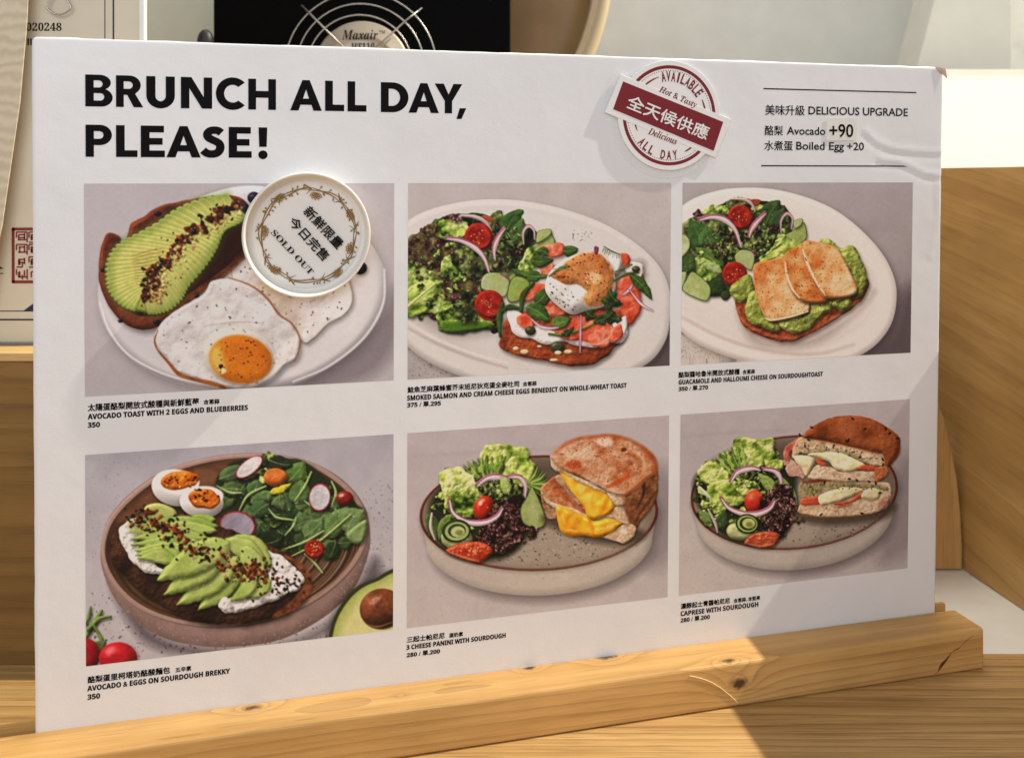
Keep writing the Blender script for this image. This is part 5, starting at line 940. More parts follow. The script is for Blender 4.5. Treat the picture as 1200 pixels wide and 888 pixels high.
LT = {
 'B': ([(0, 0)]+arc(.46, .285, .35, .285, -90, 62)+arc(.42, .755, .335, .245, -58, 90)+[(0, 1)], dhole(.25, .44, .19, .42, .115), dhole(.25, .40, .60, .82, .11)),
 'R': ([(0, 0), (.25, 0), (.25, .385), (.36, .385), (.57, 0), (.88, 0), (.62, .42)]+arc(.43, .70, .37, .30, -52, 90)+[(0, 1)], dhole(.25, .41, .58, .81, .13)),
 'U': ([(0, 1), (0, .38)]+arc(.39, .38, .39, .40, 180, 360)+[(.78, 1), (.53, 1)]+arc(.39, .38, .14, .17, 360, 180)+[(.25, 1)],),
 'N': ([(0, 0), (0, 1), (.31, 1), (.67, .37), (.67, 1), (.92, 1), (.92, 0), (.62, 0), (.25, .64), (.25, 0)],),
 'C': (arc(.53, .5, .53, .525, 44, 316, 30)+arc(.53, .5, .27, .285, 310, 50, 24),),
 'H': ([(0, 0), (0, 1), (.25, 1), (.25, .61), (.64, .61), (.64, 1), (.89, 1), (.89, 0), (.64, 0), (.64, .39), (.25, .39), (.25, 0)],),
 'A': ([(0, 0), (.405, 1), (.645, 1), (1.05, 0), (.77, 0), (.70, .19), (.345, .19), (.275, 0)], [(.425, .395), (.62, .395), (.525, .69)]),
 'L': ([(0, 0), (0, 1), (.25, 1), (.25, .215), (.62, .215), (.62, 0)],),
 'D': ([(0, 0), (.33, 0)]+arc(.37, .5, .51, .5, -85, 85, 20)+[(.33, 1), (0, 1)], dhole(.25, .35, .215, .785, .26)),
 'Y': ([(.345, 0), (.345, .41), (0, 1), (.31, 1), (.475, .64), (.64, 1), (.94, 1), (.595, .41), (.595, 0)],),
 'P': ([(0, 0), (.25, 0), (.25, .365), (.40, .365)]+arc(.43, .683, .36, .318, -86, 90)+[(0, 1)], dhole(.25, .41, .565, .80, .125)),
 'E': ([(0, 0), (0, 1), (.66, 1), (.66, .785), (.25, .785), (.25, .61), (.62, .61), (.62, .395), (.25, .395), (.25, .215), (.685, .215), (.685, 0)],),
 'S': (sshape(),),
 '!': ([(.02, .36), (.0, 1), (.27, 1), (.25, .36)], arc(.135, .1, .145, .145, 0, 350, 20)),
 ',': ([(0, -.19), (.12, .18), (.37, .18), (.19, -.19)],)}
def headline(specs, name):
    bm = bmesh.new()
    for ch, x0, x1, yb, yt in specs:
        cs = bpy.data.curves.new('glyph', 'CURVE'); cs.dimensions = '2D'; cs.fill_mode = 'BOTH'
        for cnt in LT[ch]:
            sp = cs.splines.new('POLY'); sp.points.add(len(cnt)-1); sp.use_cyclic_u = True
            for q, p in zip(sp.points, cnt): q.co = (p[0], p[1], 0, 1)
        o = bpy.data.objects.new('glyph', cs); COL.objects.link(o); dg = bpy.context.evaluated_depsgraph_get(); dg.update(); me = bpy.data.meshes.new_from_object(o.evaluated_get(dg), depsgraph=dg)
        mx = max(p[0] for p in LT[ch][0]); a = lay(x0, yb); b = lay(x1, yb); t = lay((x0+x1)/2, yt); vs = []
        for v in me.vertices: vs.append(bm.verts.new((a[0]+(b[0]-a[0])*v.co.x/mx, a[1]+(t[1]-a[1])*v.co.y, .00004)))
        for p in me.polygons: bm.faces.new([vs[i] for i in p.vertices])
        bpy.data.objects.remove(o); bpy.data.curves.remove(cs); bpy.data.meshes.remove(me)
    on(name, faceup(bm), INK)
ln1 = lambda x: (124.6+(x-100)*.0200, 87.4+(x-100)*.0267)
ln2 = lambda x: (183.9+(x-100)*.0068, 146.2+(x-100)*.0165)
def fit(chs, ln):
    ya, yb = [lay(x, ln(x)[0])[1] for x in (110, 500 if ln is ln1 else 300)]; return [(c, x0, x1, *ln((x0+x1)/2)) for c, x0, x1 in chs]
headline(fit([('B', 100, 132.2), ('R', 136, 168), ('U', 171.5, 205), ('N', 212, 248.7), ('C', 253, 287), ('H', 291, 323.5), ('A', 340, 377.3), ('L', 381, 403.5), ('L', 407.3, 429.5), ('D', 446.3, 478.7), ('A', 478.7, 514.5), ('Y', 509.3, 541.7), (',', 535, 546.5)], ln1), 'headline_lettering')
headline(fit([('P', 100.3, 131.3), ('L', 136, 161.2), ('E', 165, 193.3), ('A', 195, 235.3), ('S', 236, 263.3), ('E', 268, 295), ('!', 303, 313.3)], ln2), 'headline_lettering')
FAT = .00015
CAP = [
 ((102.9, 482.1, 232.9, 474.4, 8.4), '太陽蛋酪梨開放式酸種與新鮮藍莓', (238.5, 473.8, 256.9, 473, 5.6), '含蔥蒜', (102.9, 490.9, 290.2, 480.6, 6), 'AVOCADO TOAST WITH 2 EGGS AND BLUEBERRIES', (102.9, 501, 116.9, 500.2, 6), '350'),
 ((477.5, 460, 608, 453.8, 7), '鮭魚芝麻葉蜂蜜芥末班尼狄克蛋全麥吐司', (612.5, 452.8, 628.5, 451.8, 5.1), '含蔥蒜', (477, 468.8, 734, 455, 5.6), 'SMOKED SALMON AND CREAM CHEESE EGGS BENEDICT ON WHOLE-WHEAT TOAST', (477, 477.5, 516.3, 475.8, 6), '375 / 單.295'),
 ((795, 443, 866.3, 439.2, 6.7), '酪梨醬哈魯米開放式酸種', (870, 438.8, 884.3, 438, 5), '含蔥蒜', (795, 450.5, 963.8, 441.5, 5.3), 'GUACAMOLE AND HALLOUMI CHEESE ON SOURDOUGHTOAST', (795, 458.5, 829.3, 457.3, 5.6), '350 / 單.270'),
 ((102.8, 800.2, 198.8, 787.8, 7.8), '酪梨蛋里柯塔奶酪酸麵包', (205.3, 787, 223.7, 784.9, 5.5), '五辛素', (102.2, 809.5, 269, 787.8, 6), 'AVOCADO & EGGS ON SOURDOUGH BREKKY', (102.5, 818.8, 116.9, 817.4, 6), '350'),
 ((476.5, 752.7, 520.4, 747.2, 6.6), '三起士帕尼尼', (526, 746.6, 541.9, 745, 5.2), '蛋奶素', (476, 761, 591.9, 746.4, 5.3), '3 CHEESE PANINI WITH SOURDOUGH', (476.2, 769.9, 515, 765.3, 5.6), '280 / 單.200'),
 ((797.2, 713.5, 854.5, 706.5, 6.3), '濃醇起士青醬帕尼尼', (859.2, 706.2, 890, 702.8, 5), '含蔥蒜, 含堅果', (797, 721.2, 887.8, 710.8, 5.4), 'CAPRESE WITH SOURDOUGH', (797, 729.3, 831, 725.5, 5.6), '280 / 單.200')]
for t, ts, n, ns, e, es, p, ps in CAP:
    on('caption_title', type_on([row(ts, *t)], fat=FAT), INK); on('caption_note', type_on([row(ns, *n)], fat=FAT*.8), INK)
    on('caption_line', type_on([row(SANSB(es), *e)], fat=FAT*.8), INK); on('caption_price', type_on([row(SANSB(ps), *p)], fat=FAT*.8), INK)
on('upgrade_heading', type_on([row('美味升級', 896.9, 135.8, 942.9, 135.8, 11.9), row('DELICIOUS UPGRADE', 947.5, 135.6, 1063.8, 136.4, 9.2, .004)], fat=FAT*.8), INK)
on('upgrade_line', type_on([row('酪梨', 896.3, 159.4, 917.4, 159.2, 11.3), row('Avocado', 922.2, 158.7, 967, 158.9, 9.2, .004)], fat=FAT*.8), INK)
on('upgrade_line', type_on([row('水煮蛋', 895.9, 177, 928.9, 177.2, 11.3), row('Boiled Egg', 933.1, 179.3, 988.9, 179.3, 12, .004), row('+20', 992.7, 176.8, 1012.3, 176.8, 9, .004)], fat=FAT*.8), INK)
for y0, y1, x0, x1 in ((104.9, 109.1, 894.8, 1074), (195, 195.4, 892, 1069.8)):
    a, b = lay(x0, y0), lay(x1, y1); on('divider_line', faceup(ribbon([(a[0], (a[1]+b[1])/2), (b[0], (a[1]+b[1])/2)], .00085, .00004)), INK)
# ---- the six printed pictures
k = Nodes('printed_picture'); at_ = k.n('VertexColor', layer_name='print'); k.l(at_.outputs['Color'], k.p.inputs['Base Color']); k.p.inputs['Roughness'].default_value = .5; k.p.inputs['Specular IOR Level'].default_value = .18
v = k.coords(); k.bump(k.noise(v, 700, 3), .00012, .35); PRINT = k.m
GAIN = 1.18
def picture(pic, x0, x1, y0, y1, org, s, label, nx=420, ny=290):
    c = pic(); xs = np.linspace(x0, x1, nx); ys = np.linspace(y0, y1, ny); X, Y = np.meshgrid(xs, ys)
    V = np.stack([X, Y, np.ones_like(X)], -1) @ HM.T; px = ((V[..., 0]/V[..., 2]-org[0])*s*c.k-.5).clip(0, c.W-1.001); py = ((V[..., 1]/V[..., 2]-org[1])*s*c.k-.5).clip(0, c.H-1.001)
    ix = px.astype(int); iy = py.astype(int); fx = (px-ix)[..., None]; fy = (py-iy)[..., None]; I = c.img.clip(0, 255)
    C = (I[iy, ix]*(1-fx)+I[iy, ix+1]*fx)*(1-fy)+(I[iy+1, ix]*(1-fx)+I[iy+1, ix+1]*fx)*fy
    C = C/255; C = np.where(C <= .04045, C/12.92, ((C+.055)/1.055)**2.4)*GAIN
    rgba = np.concatenate([C.clip(0, .88), np.ones(C.shape[:2]+(1,))], -1).astype(np.float32)
    co_ = np.stack([X*U, Y*KY*U-BY0, np.full_like(X, .00002)], -1).reshape(-1, 3)
    me = bpy.data.meshes.new('printed_picture'); idx = np.arange(nx*ny).reshape(ny, nx); q = np.stack([idx[:-1, :-1], idx[1:, :-1], idx[1:, 1:], idx[:-1, 1:]], -1).reshape(-1, 4)
    me.vertices.add(nx*ny); me.vertices.foreach_set('co', co_.ravel()); me.loops.add(q.size); me.loops.foreach_set('vertex_index', q.ravel().astype(np.int32)); me.polygons.add(len(q)); me.polygons.foreach_set('loop_start', (np.arange(len(q))*4).astype(np.int32)); me.update(calc_edges=True)
    a = me.color_attributes.new('print', 'FLOAT_COLOR', 'POINT'); a.data.foreach_set('color', rgba.ravel()); me.update()
    tag(obj('printed_picture', me, PRINT, board), label)
CX = [(0, 1.00123), (1.05013, 2.04468), (2.0915, 3.1)]; RY = [(0, -.68053), (-.86723, -1.55)]
for pic, cx, ry, org, s, lb in ((pic_a, 0, 0, (90, 205), 3.158, 'printed picture of avocado toast with two fried eggs'), (pic_b, 1, 0, (470, 205), 3.7, 'printed picture of salmon toast with poached egg and salad'), (pic_c, 2, 0, (790, 205), 4.093, 'printed picture of grilled cheese slices on guacamole toast'),
                            (pic_d, 0, 1, (90, 500), 3.116, 'printed picture of avocado toast and halved eggs on brown plate'), (pic_e, 1, 1, (470, 480), 3.4156, 'printed picture of melted cheese sandwich with salad'), (pic_f, 2, 1, (790, 465), 3.779, 'printed picture of pressed tomato cheese sandwich with salad')):
    picture(pic, *CX[cx], *RY[ry], org, s, lb)
# ------------------------------------------------------------------ things stuck on the board
def local(p, c): return np.array(p)-c
def stuck(name, label, cat, px, py, z=0):
    c = lay(px, py); o = thing(name, label, cat, ORG+AX*c[0]+AY*c[1]+AZ*z, BM.to_euler()); return o, c
# paper lid: shallow dish, mouth to the viewer
lid, LC = stuck('paper_lid', 'round white paper lid reading SOLD OUT, stuck over the avocado toast picture', 'lid', 359.3, 274.5)
e0, e1 = lay(285, 274.5), lay(434, 274.5); RL = (e1[0]-e0[0])/2
CARD = plain('white_card', (.8, .77, .7), .5, 0, .03, 60, .00006)
obj('lid_wall', lathe([(RL*.87, .0011), (RL*.915, .0014), (RL*.93, .0026), (RL*.948, .0080), (RL*.957, .0094), (RL*.976, .0100), (RL*.995, .0093), (RL, .0080), (RL*.99, .0070), (RL*.965, .0062), (RL*.93, .0004), (RL*.93, .0)], 128), CARD, lid, True)
obj('lid_floor', lathe([(0, .0009), (RL*.6, .0009), (RL*.80, .0010), (RL*.905, .0012), (RL*.905, .0001), (0, .0001)], 128), plain('white_card_floor', (.82, .8, .76), .45, 0, .02, 60), lid, True)
GOLD = plain('gold_print', lin((140, 104, 34)), .4, 0, .15, 120)
ZL = .0013
def lpx(x, y): return local(lay(270+x/5.55, 195+y/5.55), LC)
wc = lpx(506, 448); wr = np.hypot(*(lpx(200, 448)-lpx(815, 448)))/2
rg = np.random.RandomState(12); bm = bmesh.new()
def ring_pt(a, r): return wc+np.array([math.cos(a), math.sin(a)])*wr*r
for j in range(9):
    a0 = j*2*math.pi/9+.1
    for ph in (0, math.pi): ribbon([ring_pt(a0+t*.95, 1+.028*math.sin(t*4.2+ph+j)+.012*math.sin(9*t)) for t in np.linspace(-.06, .78, 26)], [.00025, .0007, .0007, .00025], ZL+.000012*(j+5*(ph > 0)), bm)
    for t_, sg in ((.74, 1), (.70, -1), (.02, 1)): ribbon([ring_pt(a0+t_+q*.13, 1+sg*q*.11) for q in np.linspace(0, 1, 6)], [.0007, .0004, .0002], ZL+.0002, bm)
for i in range(64):
    a = rg.rand()*6.28; s_ = 1 if i % 2 else -1; p = ring_pt(a, 1+s_*(.055+.03*rg.rand())); q = ring_pt(a+.03, 1+s_*.02)
    ribbon([q, (p+q)/2, p], [.0003, .0004, .0008], ZL+.00022+.000002*i, bm); flat_poly([p+np.array([math.cos(t), math.sin(t)])*.00055 for t in np.linspace(0, 5.6, 8)], ZL+.0004+.000002*i, bm)
obj('wreath_print', faceup(bm), GOLD, lid)
bm = bmesh.new()
for j, (fx, fy) in enumerate(((555, 190), (318, 205), (222, 425), (285, 672), (695, 695), (775, 530), (780, 315))):
    c0 = lpx(fx, fy); out = (c0-wc)/np.hypot(*(c0-wc)); b0 = math.atan2(out[1], out[0])
    for m in range(5):
        b = b0+math.pi+(m-2)*.52; d = np.array([math.cos(b), math.sin(b)]); n = np.array([-d[1], d[0]]); L = .0042
        pts = [c0+out*.0016+d*L*t+n*.0009*math.sin(math.pi*t)*s_ for s_, ts in ((1, np.linspace(0, 1, 8)), (-1, np.linspace(1, 0, 8)[1:-1])) for t in ts]; ribbon(pts, .00048, ZL+.0006+.00001*m, bm, True); ribbon([c0+out*.0016, c0+out*.0016+d*L*.7], [.0007, .0003], ZL+.0007+.00001*m, bm)
obj('flower_print', faceup(bm), GOLD, lid)
for body, p0, p1, h, ft, off in (('新鮮限量', (466, 300), (690, 542), 72, .00015, 0), ('今日完售', (369, 366), (598, 618), 70, .00015, 0), (SERIFB('SOLD OUT'), (260, 434), (514, 706), 40, 0, 0)):
    a, b = lpx(*p0), lpx(*p1); v, f = glyphs(body)
    if 'S' not in body and ft == 0: v = v.copy()
    obj('lid_lettering', type_on([(v, f, a, b, h/5.55*(RL*2/149))], z=ZL+.0008, fat=ft), INK, lid)
# round badge on a thick pad
bad, SCN = stuck('round_badge', 'round red and white badge with slanted banner reading AVAILABLE ALL DAY', 'badge', 783.7, 136)
PX = np.hypot(*(lay(835.8, 136)-lay(731.7, 136)))/104.1
def spx(x, y): return local(lay(600+x/4, y/4), SCN)
BW = plain('badge_white', (.84, .83, .81), .3, 0, .02, 60, coat=.3); BR = plain('badge_red', lin((122, 22, 30)), .3, 0, .06, 90, coat=.3)
ZB = .0016
ban = [spx(517, 385), spx(985, 575), spx(940, 710), spx(470, 515)]; bd = (ban[1]-ban[0])/np.hypot(*(ban[1]-ban[0])); bn = np.array([-bd[1], bd[0]]); bo = 6.4*PX
out = [ban[0]-bd*bo*.75+bn*bo, ban[1]+bd*bo*1.2+bn*bo, ban[2]+bd*bo*.75-bn*bo, ban[3]-bd*bo*1.2-bn*bo]
obj('badge_back', prism([Vector((59.5*PX*math.cos(t), 59.5*PX*math.sin(t), .0006)) for t in np.linspace(0, 2*math.pi, 90, endpoint=False)], (0, 0, ZB-.0006), None, .0003), BW, bad)
obj('banner_back', prism([Vector((*p, .0007)) for p in out], (0, 0, ZB+.00006-.0007), None, .0003), BW, bad)
obj('foam_pad', prism([Vector((40*PX*math.cos(t), 40*PX*math.sin(t), -.0001)) for t in np.linspace(0, 2*math.pi, 48, endpoint=False)], (0, 0, .0008)), FOAM, bad)
bm = ribbon([(52.4*PX*math.cos(t), 52.4*PX*math.sin(t)) for t in np.linspace(0, 2*math.pi, 120, endpoint=False)], 3.6*PX, ZB+.00004, None, True)
for i in range(110):
    t = i*2*math.pi/110; ribbon([(48.6*PX*math.cos(t+s_), 48.6*PX*math.sin(t+s_)) for s_ in (0, .012, .026)], .8*PX, ZB+.00004, bm)
for a0, a1, r in ((137, 107, 43), (25, -2, 42), (184, 205, 41), (-65, -48, 43)): ribbon([(r*PX*math.cos(math.radians(a0+(a1-a0)*t)), r*PX*math.sin(math.radians(a0+(a1-a0)*t))) for t in np.linspace(0, 1, 14)], [1*PX, 2*PX, 1.6*PX, .6*PX], ZB+.00005, bm)
obj('badge_ring', faceup(bm), BR, bad); obj('banner', faceup(flat_poly(ban, ZB+.00016)), BR, bad)
obj('badge_lettering', type_on([(*glyphs('全天候供應'), spx(529, 508), spx(903, 660), 15.6*PX)], z=ZB+.00026, fat=.00017), BW, bad)
def arc_text(s_, r, a0, a1, h, wd, inward=False):
    it = []; n = len(s_)
    for i, ch in enumerate(s_):
        if ch == ' ': continue
        t = math.radians(a0+(a1-a0)*i/(n-1)); c0 = np.array([math.cos(t), math.sin(t)])*r; d = np.array([math.sin(t), -math.cos(t)])*(-1 if inward else 1); n_ = np.array([-d[1], d[0]]); w_ = wd*(.42 if ch == 'I' else 1); v, f = glyphs(ch, .02); it.append((v, f, c0-d*w_/2-n_*h/2, c0+d*w_/2-n_*h/2, h))
    return it
obj('badge_lettering', type_on(arc_text('AVAILABLE', 42.3*PX, 100.5, 36, 11*PX, 4.6*PX)+arc_text('ALL DAY', 43*PX, 222, 279, 9.5*PX, 5*PX, True), z=ZB+.00006, fat=.00008), BR, bad)
obj('badge_lettering', type_on([(*glyphs(ITALB('Hot & Tasty')), spx(680, 440), spx(852, 517), 8.5*PX), (*glyphs(ITALB('Delicious')), spx(632, 630), spx(764, 682), 7.5*PX)], z=ZB+.00006, fat=.00006), BR, bad)
k = Nodes('clear_film'); k.p.inputs['Base Color'].default_value = (.96, .96, .96, 1); k.p.inputs['Roughness'].default_value = .15; k.p.inputs['Alpha'].default_value = .16; k.p.inputs['Specular IOR Level'].default_value = .6
o4 = [ban[0]-bd*bo*1.9+bn*bo*1.7, ban[1]+bd*bo*1.9+bn*bo*.6, ban[2]+bd*bo*1.6-bn*bo*1.5, ban[3]-bd*bo*2.0-bn*bo*1.4]
bm = prism([Vector((64*PX*math.cos(t)-3*PX, 64*PX*math.sin(t)-4*PX, .0008)) for t in np.linspace(0, 2*math.pi, 60, endpoint=False)], (0, 0, .0003)); prism([Vector((*p, .0003)) for p in o4], (0, 0, .0003), bm); obj('clear_film', bm, k.m, bad)
# small price sticker
prc, PC = stuck('price_sticker', 'small cream paper sticker reading +90 beside the word Avocado', 'sticker', 986, 152)
q = [local(lay(*p), PC) for p in ((968.3, 139.4), (1004.5, 138.3), (1003.4, 165.4), (967.8, 165.7))]
obj('sticker_paper', prism([Vector((*p, .0002)) for p in q[::-1]], (0, 0, .00022)), plain('cream_paper', (.78, .76, .7), .6, 0, .04, 200), prc)
obj('sticker_lettering', type_on([(*glyphs('+90', .008), local(lay(971.6, 161.6), PC), local(lay(999.4, 161.8), PC), 15*PX)], z=.0005, fat=.00012), INK, prc)
# ------------------------------------------------------------------ timber stand
st = thing('menu_stand', 'knotty pine rail stand holding up the menu board', 'stand', ORG+AX*(1.5*U)+AY*(-1.9*KY*U), (0, 0, math.atan2(AX.y, AX.x)))
st.location.z = W(0, 0, -1.9485).z
RW = .0305; RH = .0288; xr = (3.218+.11-1.5)*U; xl = -2.05*U
def stand_pt(px, face):    # a mark on the front rail: metres along the rail / across its top / down its front
    return px
KN = [((-.172, -.006, RH), .0028), ((-.0005, -.0035, RH), .0022), ((.1275, -.0265, RH), .0026), ((.133, -RW, .0150), .0035), ((.052, -.0015, RH), .0042), ((-.085, -.015, RH+.004), .0018)]
PINE = wood('knotty_pine', lin((188, 142, 80)), lin((206, 160, 96)), lin((222, 180, 118)), 0, 70, 3.4, 170, .5, KN, rdir='Z', ringamt=.5, fine=.7)
fr = prism([Vector((xl, -RW, 0)), Vector((xr, -RW, 0)), Vector((xr, -.0003, 0)), Vector((xl, -.0003, 0))], (0, 0, RH)); bmesh.ops.bevel(fr, geom=[e for e in fr.edges], offset=.0026, segments=4, profile=.55, affect='EDGES')
obj('front_rail', fr, PINE, st)
br = prism([Vector((xl, .0062, 0)), Vector((xr-.0015, .0062, 0)), Vector((xr-.0015, .0105, 0)), Vector((xl, .0105, 0))], (0, 0, RH+.0010)); bmesh.ops.bevel(br, geom=[e for e in br.edges], offset=.0008, segments=2, affect='EDGES')
obj('back_rail', br, PINE, st)
bm = bmesh.new(); tube([(.098+.034*t, -RW-.0002, RH-.004-.0225*t+.004*math.sin(t*3)) for t in np.linspace(0, 1, 14)], .00028, bm, 6); obj('scratch', bm, plain('raw_pine', lin((236, 204, 148)), .7), st)
bm = bmesh.new(); jag = [(xr-.009-.031*t-.004*math.sin(t*3.14)+.0008*math.sin(t*23), -RW-.0001, RH-.0045-.0225*t+.0008*math.sin(t*19)) for t in np.linspace(0, 1, 24)]; ws = [.0004, .0014, .0007, .0016, .0005]
top = [Vector(p)+Vector((.0006, 0, .0006))*w for p, w in zip(jag, np.interp(np.linspace(0, 1, 24), np.linspace(0, 1, 5), [.2, 1.3, .5, 1.6, .3]))]; bot = [Vector(p)-Vector((.0006, 0, .0006))*w for p, w in zip(jag, np.interp(np.linspace(0, 1, 24), np.linspace(0, 1, 5), [.2, 1.3, .5, 1.6, .3]))]
prism(top+bot[::-1], (0, .0002, 0), bm); obj('crack', bm, plain('crack_brown', lin((124, 78, 40)), .9), st)  # thin brown sliver laid on the front face as the crack
# ------------------------------------------------------------------ things behind the board
def pl(x, y, d): return ((x-600)/1100*d, d, -(y-208.3)/1100*d)     # a point on an upright plane d units away
def PV(x, y, d): return W(*pl(x, y, d))
def plate_at(o, pts, d, dd, m, name, th=.001, bevel=0):
    bm = prism([PV(x, y, d+dd) for x, y in pts], (0, th, 0), None, bevel); return at(o, bm, m, name)
def strokes(o, lines, w, d, dd, m, name):
    s_ = d/1100*U; bm = bmesh.new()
    for L in lines: ribbon([((x-600)*s_, -(y-208.3)*s_) for x, y in L], w*s_, 0, bm)
    faceup(bm)
    bmesh.ops.transform(bm, matrix=Matrix.Translation(W(0, d+dd, 0)-o.location) @ Matrix.Rotation(math.radians(90), 4, 'X'), verts=bm.verts[:]); return obj(name, bm, m, o)
def words(o, body, x0, x1, yb, h, d, dd, m, name, fat=0):
    s_ = d/1100*U; v, f = glyphs(body); bm = type_on([(v, f, ((x0-600)*s_, -(yb-208.3)*s_), ((x1-600)*s_, -(yb-208.3)*s_), h*s_)], z=0, fat=fat)
    bmesh.ops.transform(bm, matrix=Matrix.Translation(W(0, d+dd, 0)-o.location) @ Matrix.Rotation(math.radians(90), 4, 'X'), verts=bm.verts[:]); return obj(name, bm, m, o)
D1 = 3.95
BEIGE = plain('beige_sheet', lin((222, 209, 184)), .55, 0, .05, 26); NAVY = plain('navy_ink', lin((34, 34, 62)), .5); MAROON = plain('maroon_ink', lin((138, 34, 30)), .5, 0, .1); GREY = plain('grey_acrylic', lin((120, 120, 112)), .3)
ct = thing('certificate', 'beige bordered certificate with dark red seal standing behind left edge of menu board', 'certificate', PV(50, 402, D1))
plate_at(ct, [(-120, 401), (166, 401), (166, -160), (-120, -160)], D1, 0, BEIGE, 'sheet', .0012); plate_at(ct, [(163.5, 401), (168.5, 401), (168.5, -160), (163.5, -160)], D1, -.012, plain('clear_edge', (.85, .83, .76), .2), 'frame_edge', .006)
plate_at(ct, [(-120, 411), (172, 411), (172, 402), (-120, 402)], D1, -.03, GREY, 'frame_foot', .014)
strokes(ct, [[(123, -150), (123, 364)], [(-110, 364.5), (123, 364.5)], [(-110, 320.5), (4, 320.5)]], 1.1, D1, -.001, NAVY, 'border_line'); strokes(ct, [[(133, -150), (133, 374.5)], [(-110, 374.5), (133, 374.5)]], 1.9, D1, -.0015, NAVY, 'border_line')
bm = bmesh.new(); s1 = D1/1100*U
for tri in ([(28, 364), (40, 355), (62, 355), (62, 364)], [(-30, 316), (-30, 306), (-4, 310), (5, 315)]): flat_poly([((x-600)*s1, -(y-208.3)*s1) for x, y in tri], 0, bm)
faceup(bm); bmesh.ops.transform(bm, matrix=Matrix.Translation(W(0, D1-.002, 0)-ct.location) @ Matrix.Rotation(math.radians(90), 4, 'X'), verts=bm.verts[:]); obj('corner_ornament', bm, NAVY, ct)
words(ct, SERIFB('020248'), 31.0, 72.3, 36.6, 9.6, D1, -.002, INK, 'number_lettering'); strokes(ct, [[(x, 45.5), (x, 53.3)] for x in (33.3, 36.7, 40, 43)], 1.7, D1, -.002, INK, 'mark_lettering')
strokes(ct, [[(14.5, 268.5), (74, 268.5)], [(14.5, 330.3), (74, 330.3)], [(15.6, 267), (15.6, 331.5)], [(73, 267), (73, 331.5)]], 3.4, D1, -.002, MAROON, 'seal_frame')
mz = []
for cx in (19.5, 34.2, 49, 62):
    for j, cy in enumerate((272, 286.5, 301, 315.5)):
        w_, h_ = 12.5, 12
        mz += [L_ for L_ in [[(cx, cy), (cx+w_, cy)], [(cx, cy), (cx, cy+h_*.55)], [(cx+w_, cy), (cx+w_, cy+h_)], [(cx+2.6, cy+3), (cx+w_-2.6, cy+3)], [(cx+2.6, cy+3), (cx+2.6, cy+h_-2.4)], [(cx+2.6, cy+h_*.55), (cx+w_-2.4, cy+h_*.55)], [(cx, cy+h_), (cx+w_*(.55+.2*(j % 2)), cy+h_)], [(cx+w_*.55, cy+h_*.55), (cx+w_*.55, cy+h_)], [(cx+w_*.3, cy+h_*.2), (cx+w_*.3, cy+h_*.8)], [(cx+w_*.75, cy+h_*.1), (cx+w_*.75, cy+h_*.7)], [(cx+2, cy+h_*.75), (cx+w_, cy+h_*.75)]] if random.random() < .68]
strokes(ct, mz, 1.6, D1, -.0022, MAROON, 'seal_lettering')
# binder clip handle hanging over the sheet
cl = thing('binder_clip', 'wire handle of a binder clip on the beige certificate', 'clip', PV(69, 2, D1-.03))
loop = [(61, -22), (60, -6), (58.5, 0), (55.2, 7.5), (56.2, 11), (61, 15), (69, 17.6), (77, 15.5), (82, 11.5), (83, 8.5), (80, 3), (77.5, -3), (76.5, -22)]
sm = smooth(loop, 5, False); bm = tube([PV(x, y, D1-.022) for x, y in sm], .00062, None, 10); at(cl, bm, plain('nickel_wire', (.5, .48, .45), .22, 1, .1), 'clip_handle', smooth=True)
at(cl, prism([PV(52, -20, D1-.05), PV(86, -20, D1-.05), PV(82, -60, D1-.01), PV(56, -60, D1-.01)], (0, .003, 0), None, .0004), plain('black_clip', (.02, .02, .02), .35), 'clip_body')
# thin pale wavy plank in front of the sheet
k = Nodes('pale_wavy'); t = k.coords((1, 1, 1)); w_ = k.n('TexWave', wave_type='BANDS', bands_direction='Z'); k.l(t, w_.inputs['Vector']); w_.inputs['Scale'].default_value = 34; w_.inputs['Distortion'].default_value = 7; w_.inputs['Detail'].default_value = 3; w_.inputs['Detail Scale'].default_value = 1.6
k.l(k.ramp(w_.outputs['Fac'], [(.0, lin((208, 190, 160))), (.5, lin((216, 200, 170))), (1, lin((224, 208, 180)))]), k.p.inputs['Base Color']); k.p.inputs['Roughness'].default_value = .6  # pale tones in wavy bands across the thin strip
o = obj('wavy_strip', prism([PV(-120, 411, D1-.07), PV(-30, 411, D1-.07), PV(2, 265, D1-.07), PV(23, 120, D1-.07), PV(31, 30, D1-.07), PV(40, -150, D1-.07), PV(-120, -150, D1-.07)], (0, .001, 0)), k.m); tag(o, 'pale wavy banded plank at upper left edge before the certificate', 'strip')
# grey box and loudspeaker
D2 = 5.5
o = obj('storage_box', prism([PV(150, 340, 5.9), PV(262, 340, 5.9), PV(262, -180, 5.9), PV(150, -180, 5.9)], (0, .05, 0), None, .002), plain('grey_green_box', lin((205, 207, 188)), .5, 0, .05, 30)); o.location.z -= PV(0, 340, 5.9).z-W(0, 0, -.6995).z; tag(o, 'plain grey green box between certificate and black loudspeaker', 'box')
zt = W(0, 0, -.6995).z
sp = thing('loudspeaker', 'black loudspeaker with round wire grille behind top of menu board', 'speaker', Vector((PV(424, 0, D2).x, D2*U, zt)))
BLK_ = plain('black_plastic', (.0012, .0012, .0012), .7, 0, .2, 60, spec=.06); WIRE = plain('grille_wire', (.4, .38, .34), .35, .9, .05)
a = PV(250, -190, D2); b = PV(598, -190, D2); at(sp, box(a.x, b.x, a.y, a.y+.16, zt, a.z, .002), BLK_, 'speaker_body')
s2 = D2/1100*U; cc = PV(424.5, 81.5, D2)
